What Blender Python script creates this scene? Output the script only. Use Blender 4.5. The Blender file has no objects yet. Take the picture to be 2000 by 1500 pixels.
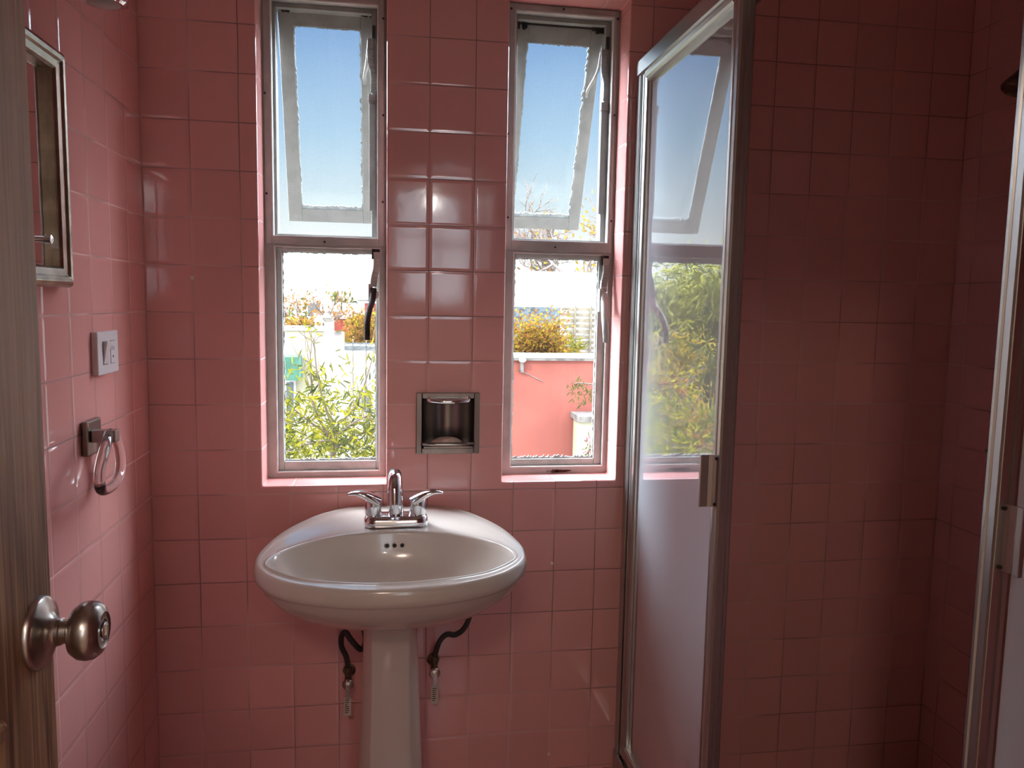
import bpy, bmesh, math, random
from mathutils import Vector, Matrix
from mathutils.bvhtree import BVHTree
random.seed(7)
SC = bpy.context.scene
COL = SC.collection
PI = math.pi
T = 0.11           # wall tile pitch
Z0 = 0.8954        # a grout line height
# ------------------------------------------------------------------ camera data
CAM = Vector((0.567, -1.9236, 1.37))
FW = Vector((0.1556, 0.9824, -0.1036)); RT = Vector((0.9878, -0.1546, 0.0182)); UP = Vector((-0.0018, 0.1052, 0.9944))
FPX = 1511.84
GZ = -3.0
GX = 1.19          # plane of the shower glass
FILL_LAMP = 48.0  # strength of the added corridor ceiling lamp
def at(x, y, Y):                       # point at depth Y (metres beyond the window wall) seen at pixel x, y
    d = FW + RT * ((x - 1000) / FPX) - UP * ((y - 750) / FPX)
    return CAM + d * ((Y - CAM.y) / d.y)
def atm(x, y, Y):                      # the same for what the shower glass mirrors
    p = at(x, y, Y); p.x = 2 * GX - p.x; return p

# ------------------------------------------------------------------ node helpers
class NT:
    def __init__(s, mat):
        mat.use_nodes = True; s.t = mat.node_tree; s.t.nodes.clear()
        s.out = s.t.nodes.new('ShaderNodeOutputMaterial')
    def n(s, kind, **kw):
        nd = s.t.nodes.new(kind)
        for k, v in kw.items():
            if k.startswith('i_'): nd.inputs[k[2:].replace('_', ' ')].default_value = v
            else: setattr(nd, k, v)
        return nd
    def l(s, a, b): s.t.links.new(a, b)
    def m(s, op, a, b=None, c=None, clamp=False):
        nd = s.t.nodes.new('ShaderNodeMath'); nd.operation = op; nd.use_clamp = clamp
        for i, v in enumerate((a, b, c)):
            if v is None: continue
            if hasattr(v, 'is_output'): s.t.links.new(v, nd.inputs[i])
            else: nd.inputs[i].default_value = v
        return nd.outputs[0]
    def mix(s, f, a, b, blend='MIX'):
        nd = s.t.nodes.new('ShaderNodeMix'); nd.data_type = 'RGBA'; nd.blend_type = blend
        for sock, v in ((nd.inputs['Factor'], f), (nd.inputs[6], a), (nd.inputs[7], b)):
            if hasattr(v, 'is_output'): s.t.links.new(v, sock)
            else: sock.default_value = v if not isinstance(v, tuple) or len(v) == 4 else (*v, 1)
        return nd.outputs[2]
    def ss(s, x, lo, hi):
        nd = s.t.nodes.new('ShaderNodeMapRange'); nd.interpolation_type = 'SMOOTHSTEP'
        s.t.links.new(x, nd.inputs['Value']); nd.inputs['From Min'].default_value = lo; nd.inputs['From Max'].default_value = hi
        return nd.outputs[0]
def sid(p, *names):
    for n in names:
        if n in p.inputs: return p.inputs[n]
def simple(name, color, rough=0.5, metal=0.0, spec=0.5, coat=0.0, bump=0.0, bscale=60, vary=0.0, vscale=8, trans=0.0, ior=1.45, stretch=(1, 1, 1)):
    m = bpy.data.materials.new(name); t = NT(m)
    p = t.n('ShaderNodeBsdfPrincipled'); t.l(p.outputs[0], t.out.inputs[0])
    p.inputs['Base Color'].default_value = (*color, 1); p.inputs['Roughness'].default_value = rough
    p.inputs['Metallic'].default_value = metal; p.inputs['IOR'].default_value = ior
    sid(p, 'Specular IOR Level').default_value = spec; sid(p, 'Coat Weight').default_value = coat
    sid(p, 'Transmission Weight').default_value = trans
    co = t.n('ShaderNodeTexCoord'); mp = t.n('ShaderNodeMapping'); mp.inputs['Scale'].default_value = stretch
    t.l(co.outputs['Object'], mp.inputs[0])
    if vary:
        nz = t.n('ShaderNodeTexNoise'); nz.inputs['Scale'].default_value = vscale; nz.inputs['Detail'].default_value = 5
        t.l(mp.outputs[0], nz.inputs['Vector'])
        f = t.ss(nz.outputs[0], 0.35, 0.65)
        dark = tuple(c * (1 - vary) for c in color); lite = tuple(min(1, c * (1 + vary * 0.5)) for c in color)
        t.l(t.mix(f, dark, lite), p.inputs['Base Color'])
    if bump:
        nz2 = t.n('ShaderNodeTexNoise'); nz2.inputs['Scale'].default_value = bscale; nz2.inputs['Detail'].default_value = 4
        t.l(mp.outputs[0], nz2.inputs['Vector'])
        b = t.n('ShaderNodeBump'); b.inputs['Strength'].default_value = bump; b.inputs['Distance'].default_value = 0.002
        t.l(nz2.outputs[0], b.inputs['Height']); t.l(b.outputs[0], p.inputs['Normal'])
    return m

def tile_material(name, base, grout, uoff=0.0, gw=0.0125, plane='xz', tilt=0.02, voff=0.0, rough=0.075, pitch=T, light_grout=None):
    """square glazed tiles laid out in world metres, each slightly out of true"""
    m = bpy.data.materials.new(name); t = NT(m)
    g = t.n('ShaderNodeNewGeometry'); sp = t.n('ShaderNodeSeparateXYZ'); t.l(g.outputs['Position'], sp.inputs[0])
    sn = t.n('ShaderNodeSeparateXYZ'); t.l(g.outputs['True Normal'], sn.inputs[0])
    X, Y, Z = sp.outputs
    wob = t.n('ShaderNodeTexNoise'); wob.inputs['Scale'].default_value = 7; t.l(g.outputs['Position'], wob.inputs['Vector'])
    wv = t.m('MULTIPLY', t.m('SUBTRACT', wob.outputs[0], 0.5), 0.03)
    if plane == 'xz':       # window wall with its reveals
        nx = t.m('GREATER_THAN', t.m('ABSOLUTE', sn.outputs[0]), 0.6); nz_ = t.m('GREATER_THAN', t.m('ABSOLUTE', sn.outputs[2]), 0.6)
        u0 = t.m('MULTIPLY', X, 1 / pitch); ysh = t.m('ADD', t.m('MULTIPLY', Y, 0.8 / pitch), 0.15)
        u = t.m('ADD', t.m('MULTIPLY', u0, t.m('SUBTRACT', 1, nx)), t.m('MULTIPLY', ysh, nx))
        v0 = t.m('MULTIPLY', t.m('SUBTRACT', Z, Z0), 1 / pitch)
        v = t.m('ADD', t.m('MULTIPLY', v0, t.m('SUBTRACT', 1, nz_)), t.m('MULTIPLY', ysh, nz_))
    elif plane == 'yz':
        u = t.m('MULTIPLY', Y, 1 / pitch); v = t.m('MULTIPLY', t.m('SUBTRACT', Z, Z0), 1 / pitch)
    else:
        u = t.m('MULTIPLY', X, 1 / pitch); v = t.m('MULTIPLY', Y, 1 / pitch)
    u = t.m('ADD', t.m('ADD', u, uoff), wv); v = t.m('ADD', t.m('ADD', v, voff), wv)
    fu = t.m('FLOOR', u); fv = t.m('FLOOR', v)
    def jit(ax, ci):       # every tile is set a hair off: shift its cell edges a little
        return None
    du = t.m('PINGPONG', u, 0.5); dv = t.m('PINGPONG', v, 0.5)
    d = t.m('MINIMUM', du, dv)
    cv = t.n('ShaderNodeCombineXYZ'); t.l(fu, cv.inputs[0]); t.l(fv, cv.inputs[1])
    wn = t.n('ShaderNodeTexWhiteNoise'); wn.noise_dimensions = '3D'; t.l(cv.outputs[0], wn.inputs['Vector'])
    nz = t.n('ShaderNodeTexNoise'); nz.inputs['Scale'].default_value = 3.0; nz.inputs['Detail'].default_value = 4; t.l(g.outputs['Position'], nz.inputs['Vector'])
    k = t.m('ADD', 0.86, t.m('ADD', t.m('MULTIPLY', wn.outputs['Value'], 0.09), t.m('MULTIPLY', nz.outputs[0], 0.12)))
    hsv = t.n('ShaderNodeHueSaturation'); hsv.inputs['Color'].default_value = (*base, 1); t.l(k, hsv.inputs['Value'])
    n3 = t.n('ShaderNodeTexNoise'); n3.inputs['Scale'].default_value = 2.3; n3.inputs['Detail'].default_value = 3; t.l(g.outputs['Position'], n3.inputs['Vector'])
    gcol = grout if light_grout is None else t.mix(t.ss(n3.outputs[0], 0.42, 0.62), grout, light_grout)
    isg = t.m('SUBTRACT', 1.0, t.ss(d, gw * 0.6, gw * 1.3))
    col = t.mix(isg, hsv.outputs[0], gcol)
    p = t.n('ShaderNodeBsdfPrincipled'); t.l(col, p.inputs['Base Color'])
    r = t.m('ADD', rough, t.m('MULTIPLY', isg, 0.6)); t.l(r, p.inputs['Roughness'])
    # tilt per tile
    sub = t.n('ShaderNodeVectorMath', operation='SUBTRACT'); t.l(wn.outputs['Color'], sub.inputs[0]); sub.inputs[1].default_value = (.5, .5, .5)
    sc = t.n('ShaderNodeVectorMath', operation='SCALE'); t.l(sub.outputs[0], sc.inputs[0]); sc.inputs['Scale'].default_value = tilt
    ad = t.n('ShaderNodeVectorMath', operation='ADD'); t.l(g.outputs['Normal'], ad.inputs[0]); t.l(sc.outputs[0], ad.inputs[1])
    nm = t.n('ShaderNodeVectorMath', operation='NORMALIZE'); t.l(ad.outputs[0], nm.inputs[0])
    h1 = t.ss(d, gw * 0.5, 0.075)
    n2 = t.n('ShaderNodeTexNoise'); n2.inputs['Scale'].default_value = 22; n2.inputs['Detail'].default_value = 2; t.l(g.outputs['Position'], n2.inputs['Vector'])
    h = t.m('ADD', h1, t.m('MULTIPLY', n2.outputs[0], 0.35))
    b = t.n('ShaderNodeBump'); b.inputs['Strength'].default_value = 0.5; b.inputs['Distance'].default_value = 0.001
    t.l(h, b.inputs['Height']); t.l(nm.outputs[0], b.inputs['Normal']); t.l(b.outputs[0], p.inputs['Normal'])
    t.l(p.outputs[0], t.out.inputs[0])
    return m

PINK = (0.75, 0.36, 0.335); GROUT = (0.30, 0.15, 0.135); LG = (0.68, 0.40, 0.38)
M = {}
M['tile_back'] = tile_material('pink_tile_window_wall', PINK, GROUT, 0.0, light_grout=LG)
M['tile_left'] = tile_material('pink_tile_left_wall', PINK, GROUT, 0.0061, plane='yz', light_grout=(0.75, 0.46, 0.42))
M['tile_right'] = tile_material('pink_tile_right_wall', PINK, GROUT, 0.52, plane='yz', light_grout=LG)
M['tile_floor'] = tile_material('pink_tile_floor', (0.45, 0.2, 0.19), (0.3, 0.2, 0.18), plane='xy', tilt=0.01)
M['plaster'] = simple('cream_plaster', (0.80, 0.76, 0.70), 0.8, bump=0.2, bscale=30, vary=0.05)
M['ceiling'] = simple('white_ceiling_paint', (0.82, 0.76, 0.74), 0.8, bump=0.15, bscale=40)
M['casing'] = simple('weathered_taupe_paint', (0.36, 0.365, 0.34), 0.45, bump=0.5, bscale=35, vary=0.12, vscale=14)
M['steel_paint'] = simple('chalky_white_window_paint', (0.58, 0.575, 0.55), 0.45, bump=0.8, bscale=70, vary=0.10, vscale=25)
M['sash_paint'] = simple('greyish_sash_paint', (0.36, 0.355, 0.33), 0.5, bump=0.8, bscale=60, vary=0.12, vscale=22)
M['lower_sash_paint'] = simple('pale_sash_paint', (0.46, 0.49, 0.46), 0.5, bump=0.8, bscale=60, vary=0.12, vscale=22)
M['putty'] = simple('window_putty', (0.5, 0.54, 0.54), 0.8, bump=1.0, bscale=120, vary=0.25, vscale=60)
M['rust'] = simple('rust_and_soot', (0.035, 0.022, 0.018), 0.8, bump=1.0, bscale=150, vary=0.5, vscale=60)
M['rust_brown'] = simple('flaking_brown_rust', (0.10, 0.03, 0.02), 0.9, bump=1.0, bscale=150)
M['sealant'] = simple('dark_gap_sealant', (0.05, 0.045, 0.04), 0.8)
M['porcelain'] = simple('off_white_porcelain', (0.60, 0.535, 0.475), 0.16, spec=0.5, coat=0.3, vary=0.03, vscale=5)
M['chrome'] = simple('chrome', (0.75, 0.76, 0.78), 0.08, metal=1.0, bump=0.02, bscale=30)
M['dull_chrome'] = simple('worn_brushed_steel', (0.36, 0.33, 0.31), 0.26, metal=1.0, vary=0.25, vscale=20, stretch=(1, 1, .2))
M['nickel'] = simple('worn_satin_nickel', (0.50, 0.46, 0.42), 0.28, metal=1.0, vary=0.2, vscale=30)
M['aluminium'] = simple('satin_aluminium', (0.50, 0.51, 0.50), 0.32, metal=1.0)
M['alu_dark'] = simple('weathered_aluminium', (0.42, 0.38, 0.36), 0.42, metal=0.9)
M['black'] = simple('black_rubber', (0.012, 0.012, 0.012), 0.6)
M['hose'] = simple('dark_braided_hose', (0.06, 0.05, 0.045), 0.45, metal=0.4, bump=1.0, bscale=600)
M['brass'] = simple('tarnished_brass', (0.20, 0.15, 0.10), 0.4, metal=0.8, vary=0.4, vscale=60)
M['plastic'] = simple('ivory_white_plastic', (0.70, 0.66, 0.66), 0.3)
M['plastic_gap'] = simple('shadow_gap_grey', (0.12, 0.11, 0.11), 0.6)
M['soap'] = simple('dry_cream_soap', (0.66, 0.50, 0.40), 0.6, bump=0.6, bscale=120, vary=0.2, vscale=60)
M['acrylic'] = simple('clear_acrylic', (1, 0.98, 0.98), 0.06, trans=0.93, ior=1.4)
M['mirror'] = simple('aged_mirror', (0.82, 0.84, 0.84), 0.015, metal=1.0)
M['pewter'] = simple('pewter_gilt_frame', (0.46, 0.43, 0.36), 0.25, metal=0.9, vary=0.25, vscale=25)
M['tag'] = simple('yellowed_paper_tag', (0.55, 0.46, 0.38), 0.7)
M['ink'] = simple('tag_ink', (0.05, 0.03, 0.03), 0.7)
M['lens'] = simple('frosted_lamp_lens', (0.75, 0.75, 0.7), 0.25, trans=0.4)
M['plug'] = simple('white_wall_plug', (0.75, 0.62, 0.6), 0.6)

def wood_material():
    m = bpy.data.materials.new('brown_door_wood'); t = NT(m)
    co = t.n('ShaderNodeTexCoord'); mp = t.n('ShaderNodeMapping'); mp.inputs['Scale'].default_value = (14, 14, 0.9)
    t.l(co.outputs['Object'], mp.inputs[0])
    a = t.n('ShaderNodeTexNoise'); a.inputs['Scale'].default_value = 4; a.inputs['Detail'].default_value = 9; a.inputs['Distortion'].default_value = 0.6; t.l(mp.outputs[0], a.inputs['Vector'])
    mp2 = t.n('ShaderNodeMapping'); mp2.inputs['Scale'].default_value = (90, 90, 2.2); t.l(co.outputs['Object'], mp2.inputs[0])
    b = t.n('ShaderNodeTexNoise'); b.inputs['Scale'].default_value = 3; b.inputs['Detail'].default_value = 6; t.l(mp2.outputs[0], b.inputs['Vector'])
    c1 = t.mix(t.ss(a.outputs[0], 0.35, 0.68), (0.14, 0.062, 0.028), (0.38, 0.21, 0.11))
    c2 = t.mix(t.m('MULTIPLY', t.ss(b.outputs[0], 0.45, 0.7), 0.6), c1, (0.62, 0.43, 0.26))
    sz = t.n('ShaderNodeSeparateXYZ'); t.l(co.outputs['Object'], sz.inputs[0])      # colour mixed paler above the knob, broken up by noise
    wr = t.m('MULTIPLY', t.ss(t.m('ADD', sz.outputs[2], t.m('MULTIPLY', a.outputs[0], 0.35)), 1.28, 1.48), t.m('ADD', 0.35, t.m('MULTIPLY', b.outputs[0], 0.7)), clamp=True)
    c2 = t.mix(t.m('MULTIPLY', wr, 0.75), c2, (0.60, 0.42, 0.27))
    p = t.n('ShaderNodeBsdfPrincipled'); t.l(c2, p.inputs['Base Color']); p.inputs['Roughness'].default_value = 0.38
    t.l(t.m('ADD', 0.36, t.m('MULTIPLY', b.outputs[0], 0.3)), p.inputs['Roughness'])
    bp = t.n('ShaderNodeBump'); bp.inputs['Strength'].default_value = 0.25; bp.inputs['Distance'].default_value = 0.001; t.l(b.outputs[0], bp.inputs['Height']); t.l(bp.outputs[0], p.inputs['Normal'])
    t.l(p.outputs[0], t.out.inputs[0]); return m
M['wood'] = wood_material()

def pane_material(name, tint, k_milk, refl_lo, refl_hi, milk=(0.8, 0.8, 0.82), trans_mix=0.0, power=2.0, dirt=0.0):
    """thin sheet: see-through + milky scatter + mirror reflection that grows at grazing angles"""
    m = bpy.data.materials.new(name); t = NT(m)
    tr = t.n('ShaderNodeBsdfTransparent'); tr.inputs[0].default_value = (*tint, 1)
    df = t.n('ShaderNodeBsdfDiffuse'); df.inputs[0].default_value = (*milk, 1)
    tl = t.n('ShaderNodeBsdfTranslucent'); tl.inputs[0].default_value = (*milk, 1)
    mk = t.n('ShaderNodeMixShader'); mk.inputs[0].default_value = trans_mix; t.l(df.outputs[0], mk.inputs[1]); t.l(tl.outputs[0], mk.inputs[2])
    body = t.n('ShaderNodeMixShader'); t.l(tr.outputs[0], body.inputs[1]); t.l(mk.outputs[0], body.inputs[2])
    if dirt:
        co = t.n('ShaderNodeTexCoord'); nz = t.n('ShaderNodeTexNoise'); nz.inputs['Scale'].default_value = 40; nz.inputs['Detail'].default_value = 6; t.l(co.outputs['Object'], nz.inputs['Vector'])
        t.l(t.m('ADD', k_milk, t.m('MULTIPLY', t.ss(nz.outputs[0], 0.5, 0.75), dirt)), body.inputs[0])
    else: body.inputs[0].default_value = k_milk
    gl = t.n('ShaderNodeBsdfGlossy'); gl.inputs['Roughness'].default_value = 0.012; gl.inputs[0].default_value = (0.95, 0.95, 0.97, 1)
    lw = t.n('ShaderNodeLayerWeight'); lw.inputs['Blend'].default_value = 0.5
    fac = t.m('ADD', refl_lo, t.m('MULTIPLY', t.m('POWER', lw.outputs['Facing'], power), refl_hi - refl_lo))
    mx = t.n('ShaderNodeMixShader'); t.l(fac, mx.inputs[0]); t.l(body.outputs[0], mx.inputs[1]); t.l(gl.outputs[0], mx.inputs[2])
    t.l(mx.outputs[0], t.out.inputs[0]); return m
M['glass'] = pane_material('window_glass', (0.97, 0.985, 0.98), 0.003, 0.03, 0.5, trans_mix=0.6, power=4)
M['shower_glass'] = pane_material('milky_shower_sheet', (0.8, 0.8, 0.85), 0.95, 0.10, 1.18, milk=(0.88, 0.93, 0.98), trans_mix=0.5, power=2.0)

def screen_material():
    m = bpy.data.materials.new('insect_screen_mesh'); t = NT(m)
    g = t.n('ShaderNodeNewGeometry'); sp = t.n('ShaderNodeSeparateXYZ'); t.l(g.outputs['Position'], sp.inputs[0])
    def wire(c): return t.m('LESS_THAN', t.m('PINGPONG', t.m('MULTIPLY', c, 1 / 0.0018), 0.5), 0.085)
    w = t.m('MAXIMUM', wire(sp.outputs[0]), wire(sp.outputs[2]))
    tr = t.n('ShaderNodeBsdfTransparent'); df = t.n('ShaderNodeBsdfPrincipled'); df.inputs['Base Color'].default_value = (0.16, 0.16, 0.16, 1); df.inputs['Roughness'].default_value = 0.5
    tl = t.n('ShaderNodeBsdfTranslucent'); tl.inputs[0].default_value = (.14, .14, .14, 1)
    ad = t.n('ShaderNodeMixShader'); ad.inputs[0].default_value = 0.4; t.l(df.outputs[0], ad.inputs[1]); t.l(tl.outputs[0], ad.inputs[2])
    mx = t.n('ShaderNodeMixShader'); t.l(t.m('MULTIPLY', w, 0.40), mx.inputs[0]); t.l(tr.outputs[0], mx.inputs[1]); t.l(ad.outputs[0], mx.inputs[2])
    t.l(mx.outputs[0], t.out.inputs[0]); return m
M['screen'] = screen_material()
def leafmat(name, c, vary=0.5):
    m = bpy.data.materials.new(name); t = NT(m)
    g = t.n('ShaderNodeNewGeometry'); nz = t.n('ShaderNodeTexNoise'); nz.inputs['Scale'].default_value = 5; t.l(g.outputs['Position'], nz.inputs['Vector'])
    wn = g.outputs['Random Per Island']
    a = tuple(x * (1 - vary) for x in c); b = (min(1, c[0] * 1.5), min(1, c[1] * 1.25), c[2] * 0.9)
    col = t.mix(wn, a, b)
    df = t.n('ShaderNodeBsdfDiffuse'); tl = t.n('ShaderNodeBsdfTranslucent'); t.l(col, df.inputs[0]); t.l(col, tl.inputs[0])
    mx = t.n('ShaderNodeMixShader'); mx.inputs[0].default_value = 0.4; t.l(df.outputs[0], mx.inputs[1]); t.l(tl.outputs[0], mx.inputs[2])
    t.l(mx.outputs[0], t.out.inputs[0]); return m
M['leaf_yellow'] = leafmat('yellow_green_leaves', (0.16, 0.165, 0.015))
M['leaf_green'] = leafmat('olive_green_leaves', (0.055, 0.072, 0.022))
M['leaf_feather'] = leafmat('feathery_green_foliage', (0.20, 0.22, 0.06))
M['leaf_amber'] = leafmat('amber_leaves', (0.20, 0.105, 0.035))
M['leaf_gold'] = leafmat('golden_leaves', (0.22, 0.165, 0.02))
M['flower'] = leafmat('pink_flowers', (0.7, 0.12, 0.2))
M['bark'] = simple('pale_bark', (0.13, 0.09, 0.07), 0.9, bump=0.6, bscale=30)
M['twig'] = simple('grey_twigs', (0.16, 0.12, 0.10), 0.9)
M['coral'] = simple('coral_render', (0.27, 0.072, 0.052), 0.9, vary=0.16, vscale=1.6, bump=0.3, bscale=12)
M['orange_wall'] = simple('orange_render', (0.42, 0.16, 0.07), 0.9, vary=0.25, vscale=1.3)
M['white_wall'] = simple('white_painted_render', (0.62, 0.62, 0.60), 0.9, vary=0.08, vscale=2)
M['cream_wall'] = simple('cream_painted_render', (0.42, 0.39, 0.26), 0.9, vary=0.08, vscale=2)
M['concrete'] = simple('grey_concrete_coping', (0.17, 0.15, 0.135), 0.9, vary=0.4, vscale=9)
M['grey_mesh'] = simple('grey_shade_cloth', (0.10, 0.12, 0.135), 0.9, vary=0.5, vscale=25)
M['slat'] = simple('bleached_slats', (0.20, 0.17, 0.12), 0.8, vary=0.3, vscale=12)
M['slat_white'] = simple('white_fence_rail', (0.8, 0.8, 0.76), 0.8)
M['red_paint'] = simple('red_paint', (0.25, 0.035, 0.025), 0.8, vary=0.25, vscale=2)
M['roof_tile'] = simple('terracotta_roof', (0.25, 0.08, 0.045), 0.8, vary=0.3, vscale=6)
M['green_sheet'] = simple('green_awning_sheet', (0.05, 0.15, 0.10), 0.7, vary=0.2, vscale=6)
M['ground'] = simple('dusty_ground', (0.085, 0.07, 0.05), 0.95, vary=0.3, vscale=0.6)
M['grass'] = simple('green_lawn_hedge', (0.12, 0.34, 0.09), 0.9, vary=0.4, vscale=10)
M['dark_window'] = simple('dark_window_opening', (0.08, 0.10, 0.12), 0.3)
M['hill'] = simple('hazy_hill', (0.30, 0.34, 0.24), 0.95, vary=0.35, vscale=0.3)

# ------------------------------------------------------------------ mesh helpers
def new_bm(): return bmesh.new()
def obj(name, bm, mat, parent=None, smooth=False, bevel=0, subsurf=0, angle=0.7):
    me = bpy.data.meshes.new(name)
    if not isinstance(bm, bpy.types.Mesh):
        bmesh.ops.recalc_face_normals(bm, faces=bm.faces)
        bm.to_mesh(me); bm.free()
    else: me = bm
    me.materials.append(mat)
    o = bpy.data.objects.new(name, me); COL.objects.link(o)
    if parent is not None:
        o.parent = parent; o.matrix_parent_inverse = Matrix.Translation(-parent.location)
    if bevel:
        md = o.modifiers.new('b', 'BEVEL'); md.width = bevel; md.segments = 2; md.limit_method = 'ANGLE'; md.angle_limit = 0.6
    if subsurf:
        md = o.modifiers.new('s', 'SUBSURF'); md.levels = subsurf; md.render_levels = subsurf
    if smooth:
        for p in me.polygons: p.use_smooth = True
        if smooth == 'auto':
            me.set_sharp_from_angle(angle=angle)
    return o
def box(bm, x0, x1, y0, y1, z0, z1, mat=None):
    vs = [bm.verts.new(v) for v in ((x0, y0, z0), (x1, y0, z0), (x1, y1, z0), (x0, y1, z0), (x0, y0, z1), (x1, y0, z1), (x1, y1, z1), (x0, y1, z1))]
    if mat is not None:
        for v in vs: v.co = mat @ v.co
    for f in ((0, 3, 2, 1), (4, 5, 6, 7), (0, 1, 5, 4), (1, 2, 6, 5), (2, 3, 7, 6), (3, 0, 4, 7)): bm.faces.new([vs[i] for i in f])
    return vs
def boxm(*a, **k):
    bm = new_bm(); box(bm, *a, **k); return bm
def ring_loft(bm, rings, close_u=True, cap0=True, cap1=True):
    R = [[bm.verts.new(p) for p in r] for r in rings]
    n = len(R[0])
    for a, b in zip(R, R[1:]):
        for i in range(n if close_u else n - 1):
            j = (i + 1) % n
            try: bm.faces.new((a[i], a[j], b[j], b[i]))
            except ValueError: pass
    if cap0: bm.faces.new(R[0][::-1])
    if cap1: bm.faces.new(R[-1])
    return R
def frame_of(d):
    d = d.normalized(); a = Vector((0, 0, 1)) if abs(d.z) < 0.95 else Vector((1, 0, 0))
    u = d.cross(a).normalized(); v = u.cross(d).normalized(); return u, v
def tube(bm, pts, rad, seg=12, caps=True):
    pts = [Vector(p) for p in pts]; n = len(pts)
    if not hasattr(rad, '__len__'): rad = [rad] * n
    d0 = pts[1] - pts[0]; u, v = frame_of(d0); rings = []
    for i, p in enumerate(pts):
        d = (pts[min(i + 1, n - 1)] - pts[max(i - 1, 0)]).normalized()
        u = (u - d * u.dot(d)).normalized(); v = d.cross(u)
        rings.append([p + (u * math.cos(2 * PI * k / seg) + v * math.sin(2 * PI * k / seg)) * rad[i] for k in range(seg)])
    ring_loft(bm, rings, cap0=caps, cap1=caps)
def lathe(bm, prof, origin, axis=(0, 0, 1), seg=40):
    """prof = [(r, h)] about axis"""
    o = Vector(origin); a = Vector(axis).normalized(); u, v = frame_of(a)
    rings = [[o + a * h + (u * math.cos(2 * PI * k / seg) + v * math.sin(2 * PI * k / seg)) * max(r, 1e-5) for k in range(seg)] for r, h in prof]
    ring_loft(bm, rings)
def spline(pts, n, closed=False):
    pts = [Vector(p) for p in pts]; out = []; m = len(pts)
    segs = m if closed else m - 1
    for s in range(segs):
        if closed: p0, p1, p2, p3 = pts[(s - 1) % m], pts[s], pts[(s + 1) % m], pts[(s + 2) % m]
        else: p0, p1, p2, p3 = pts[max(s - 1, 0)], pts[s], pts[s + 1], pts[min(s + 2, m - 1)]
        for k in range(n):
            t = k / n
            out.append(0.5 * ((2 * p1) + (-p0 + p2) * t + (2 * p0 - 5 * p1 + 4 * p2 - p3) * t * t + (-p0 + 3 * p1 - 3 * p2 + p3) * t ** 3))
    if not closed: out.append(pts[-1].copy())
    return out
def empty(name, loc):
    o = bpy.data.objects.new(name, None); COL.objects.link(o); o.location = loc; o.empty_display_size = 0.05; return o
def tag(o, label=None, cat=None, group=None, kind=None):
    if label: o['label'] = label
    if cat: o['category'] = cat
    if group: o['group'] = group
    if kind: o['kind'] = kind
    return o
def grid_wall(bm, us, vs, holes, place, d0, d1):
    """solid wall with rectangular holes; place(u, v, d) -> point"""
    def solid(i, j):
        if i < 0 or j < 0 or i >= len(us) - 1 or j >= len(vs) - 1: return False
        c = ((us[i] + us[i + 1]) / 2, (vs[j] + vs[j + 1]) / 2)
        return not any(h[0] < c[0] < h[1] and h[2] < c[1] < h[3] for h in holes)
    def q(*p): bm.faces.new([bm.verts.new(place(*x)) for x in p])
    for i in range(len(us) - 1):
        for j in range(len(vs) - 1):
            if not solid(i, j): continue
            a, b, c, e = us[i], us[i + 1], vs[j], vs[j + 1]
            for d in (d0, d1): q((a, c, d), (b, c, d), (b, e, d), (a, e, d))
            if not solid(i - 1, j): q((a, c, d0), (a, e, d0), (a, e, d1), (a, c, d1))
            if not solid(i + 1, j): q((b, c, d0), (b, e, d0), (b, e, d1), (b, c, d1))
            if not solid(i, j - 1): q((a, c, d0), (b, c, d0), (b, c, d1), (a, c, d1))
            if not solid(i, j + 1): q((a, e, d0), (b, e, d0), (b, e, d1), (a, e, d1))
    bmesh.ops.remove_doubles(bm, verts=bm.verts, dist=1e-5)

# ------------------------------------------------------------------ room shell
LX, RX, NY, CZ = 0.0045, 2.0925, -1.96, 2.42
WT = 0.14
OL = (0.260, 0.558, 0.915, 2.115)     # left opening x0,x1,z0,z1
OR = (0.850, 1.150, 0.915, 2.122)
DH = (0.640, 0.782, 1.000, 1.136)     # soap dish pocket
bm = new_bm()
us = sorted({LX - 0.12, RX + 0.12, *OL[:2], *OR[:2], *DH[:2]}); vs_ = sorted({-0.1, CZ + 0.1, OL[2], OL[3], OR[3], *DH[2:]})
grid_wall(bm, us, vs_, [OL, OR, DH], lambda u, v, d: (u, d, v), 0, WT)
wb = obj('wall_back', bm, M['tile_back'], bevel=0.004); tag(wb, kind='structure')
for p in wb.data.polygons: p.use_smooth = False
bm = new_bm(); grid_wall(bm, sorted({LX - 0.12, RX + 0.12, *OL[:2], *OR[:2]}), sorted({GZ, CZ + 0.1, OL[2], OL[3], OR[3]}), [OL, OR], lambda u, v, d: (u, d, v), WT, WT + .015)
tag(obj('wall_exterior', bm, simple('grey_exterior_render', (.30, .285, .26), .9, vary=.1, vscale=3)), kind='structure')
tag(obj('wall_left', boxm(LX - 0.12, LX, NY - 0.12, 0, -0.1, CZ + 0.1), M['tile_left']), kind='structure')
tag(obj('wall_right', boxm(RX, RX + 0.12, NY - 0.12, 0, -0.1, CZ + 0.1), M['tile_right']), kind='structure')
tag(obj('floor', boxm(LX, RX, NY - 0.12, 0, -0.1, 0), M['tile_floor']), kind='structure')
bm = new_bm(); box(bm, LX - 0.12, RX + 0.12, NY - 0.12, WT, CZ, CZ + 0.1)
tag(obj('ceiling', bm, M['ceiling']), kind='structure')
DX0, DX1, DZ = 0.235, 1.02, 2.05
bm = new_bm(); grid_wall(bm, [LX, DX0, DX1, RX], [-0.1, 0.001, DZ, CZ], [(DX0, DX1, 0.001, DZ)], lambda u, v, d: (u, d, v), NY - 0.12, NY)
tag(obj('wall_near', bm, M['tile_back']), kind='structure')
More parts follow.
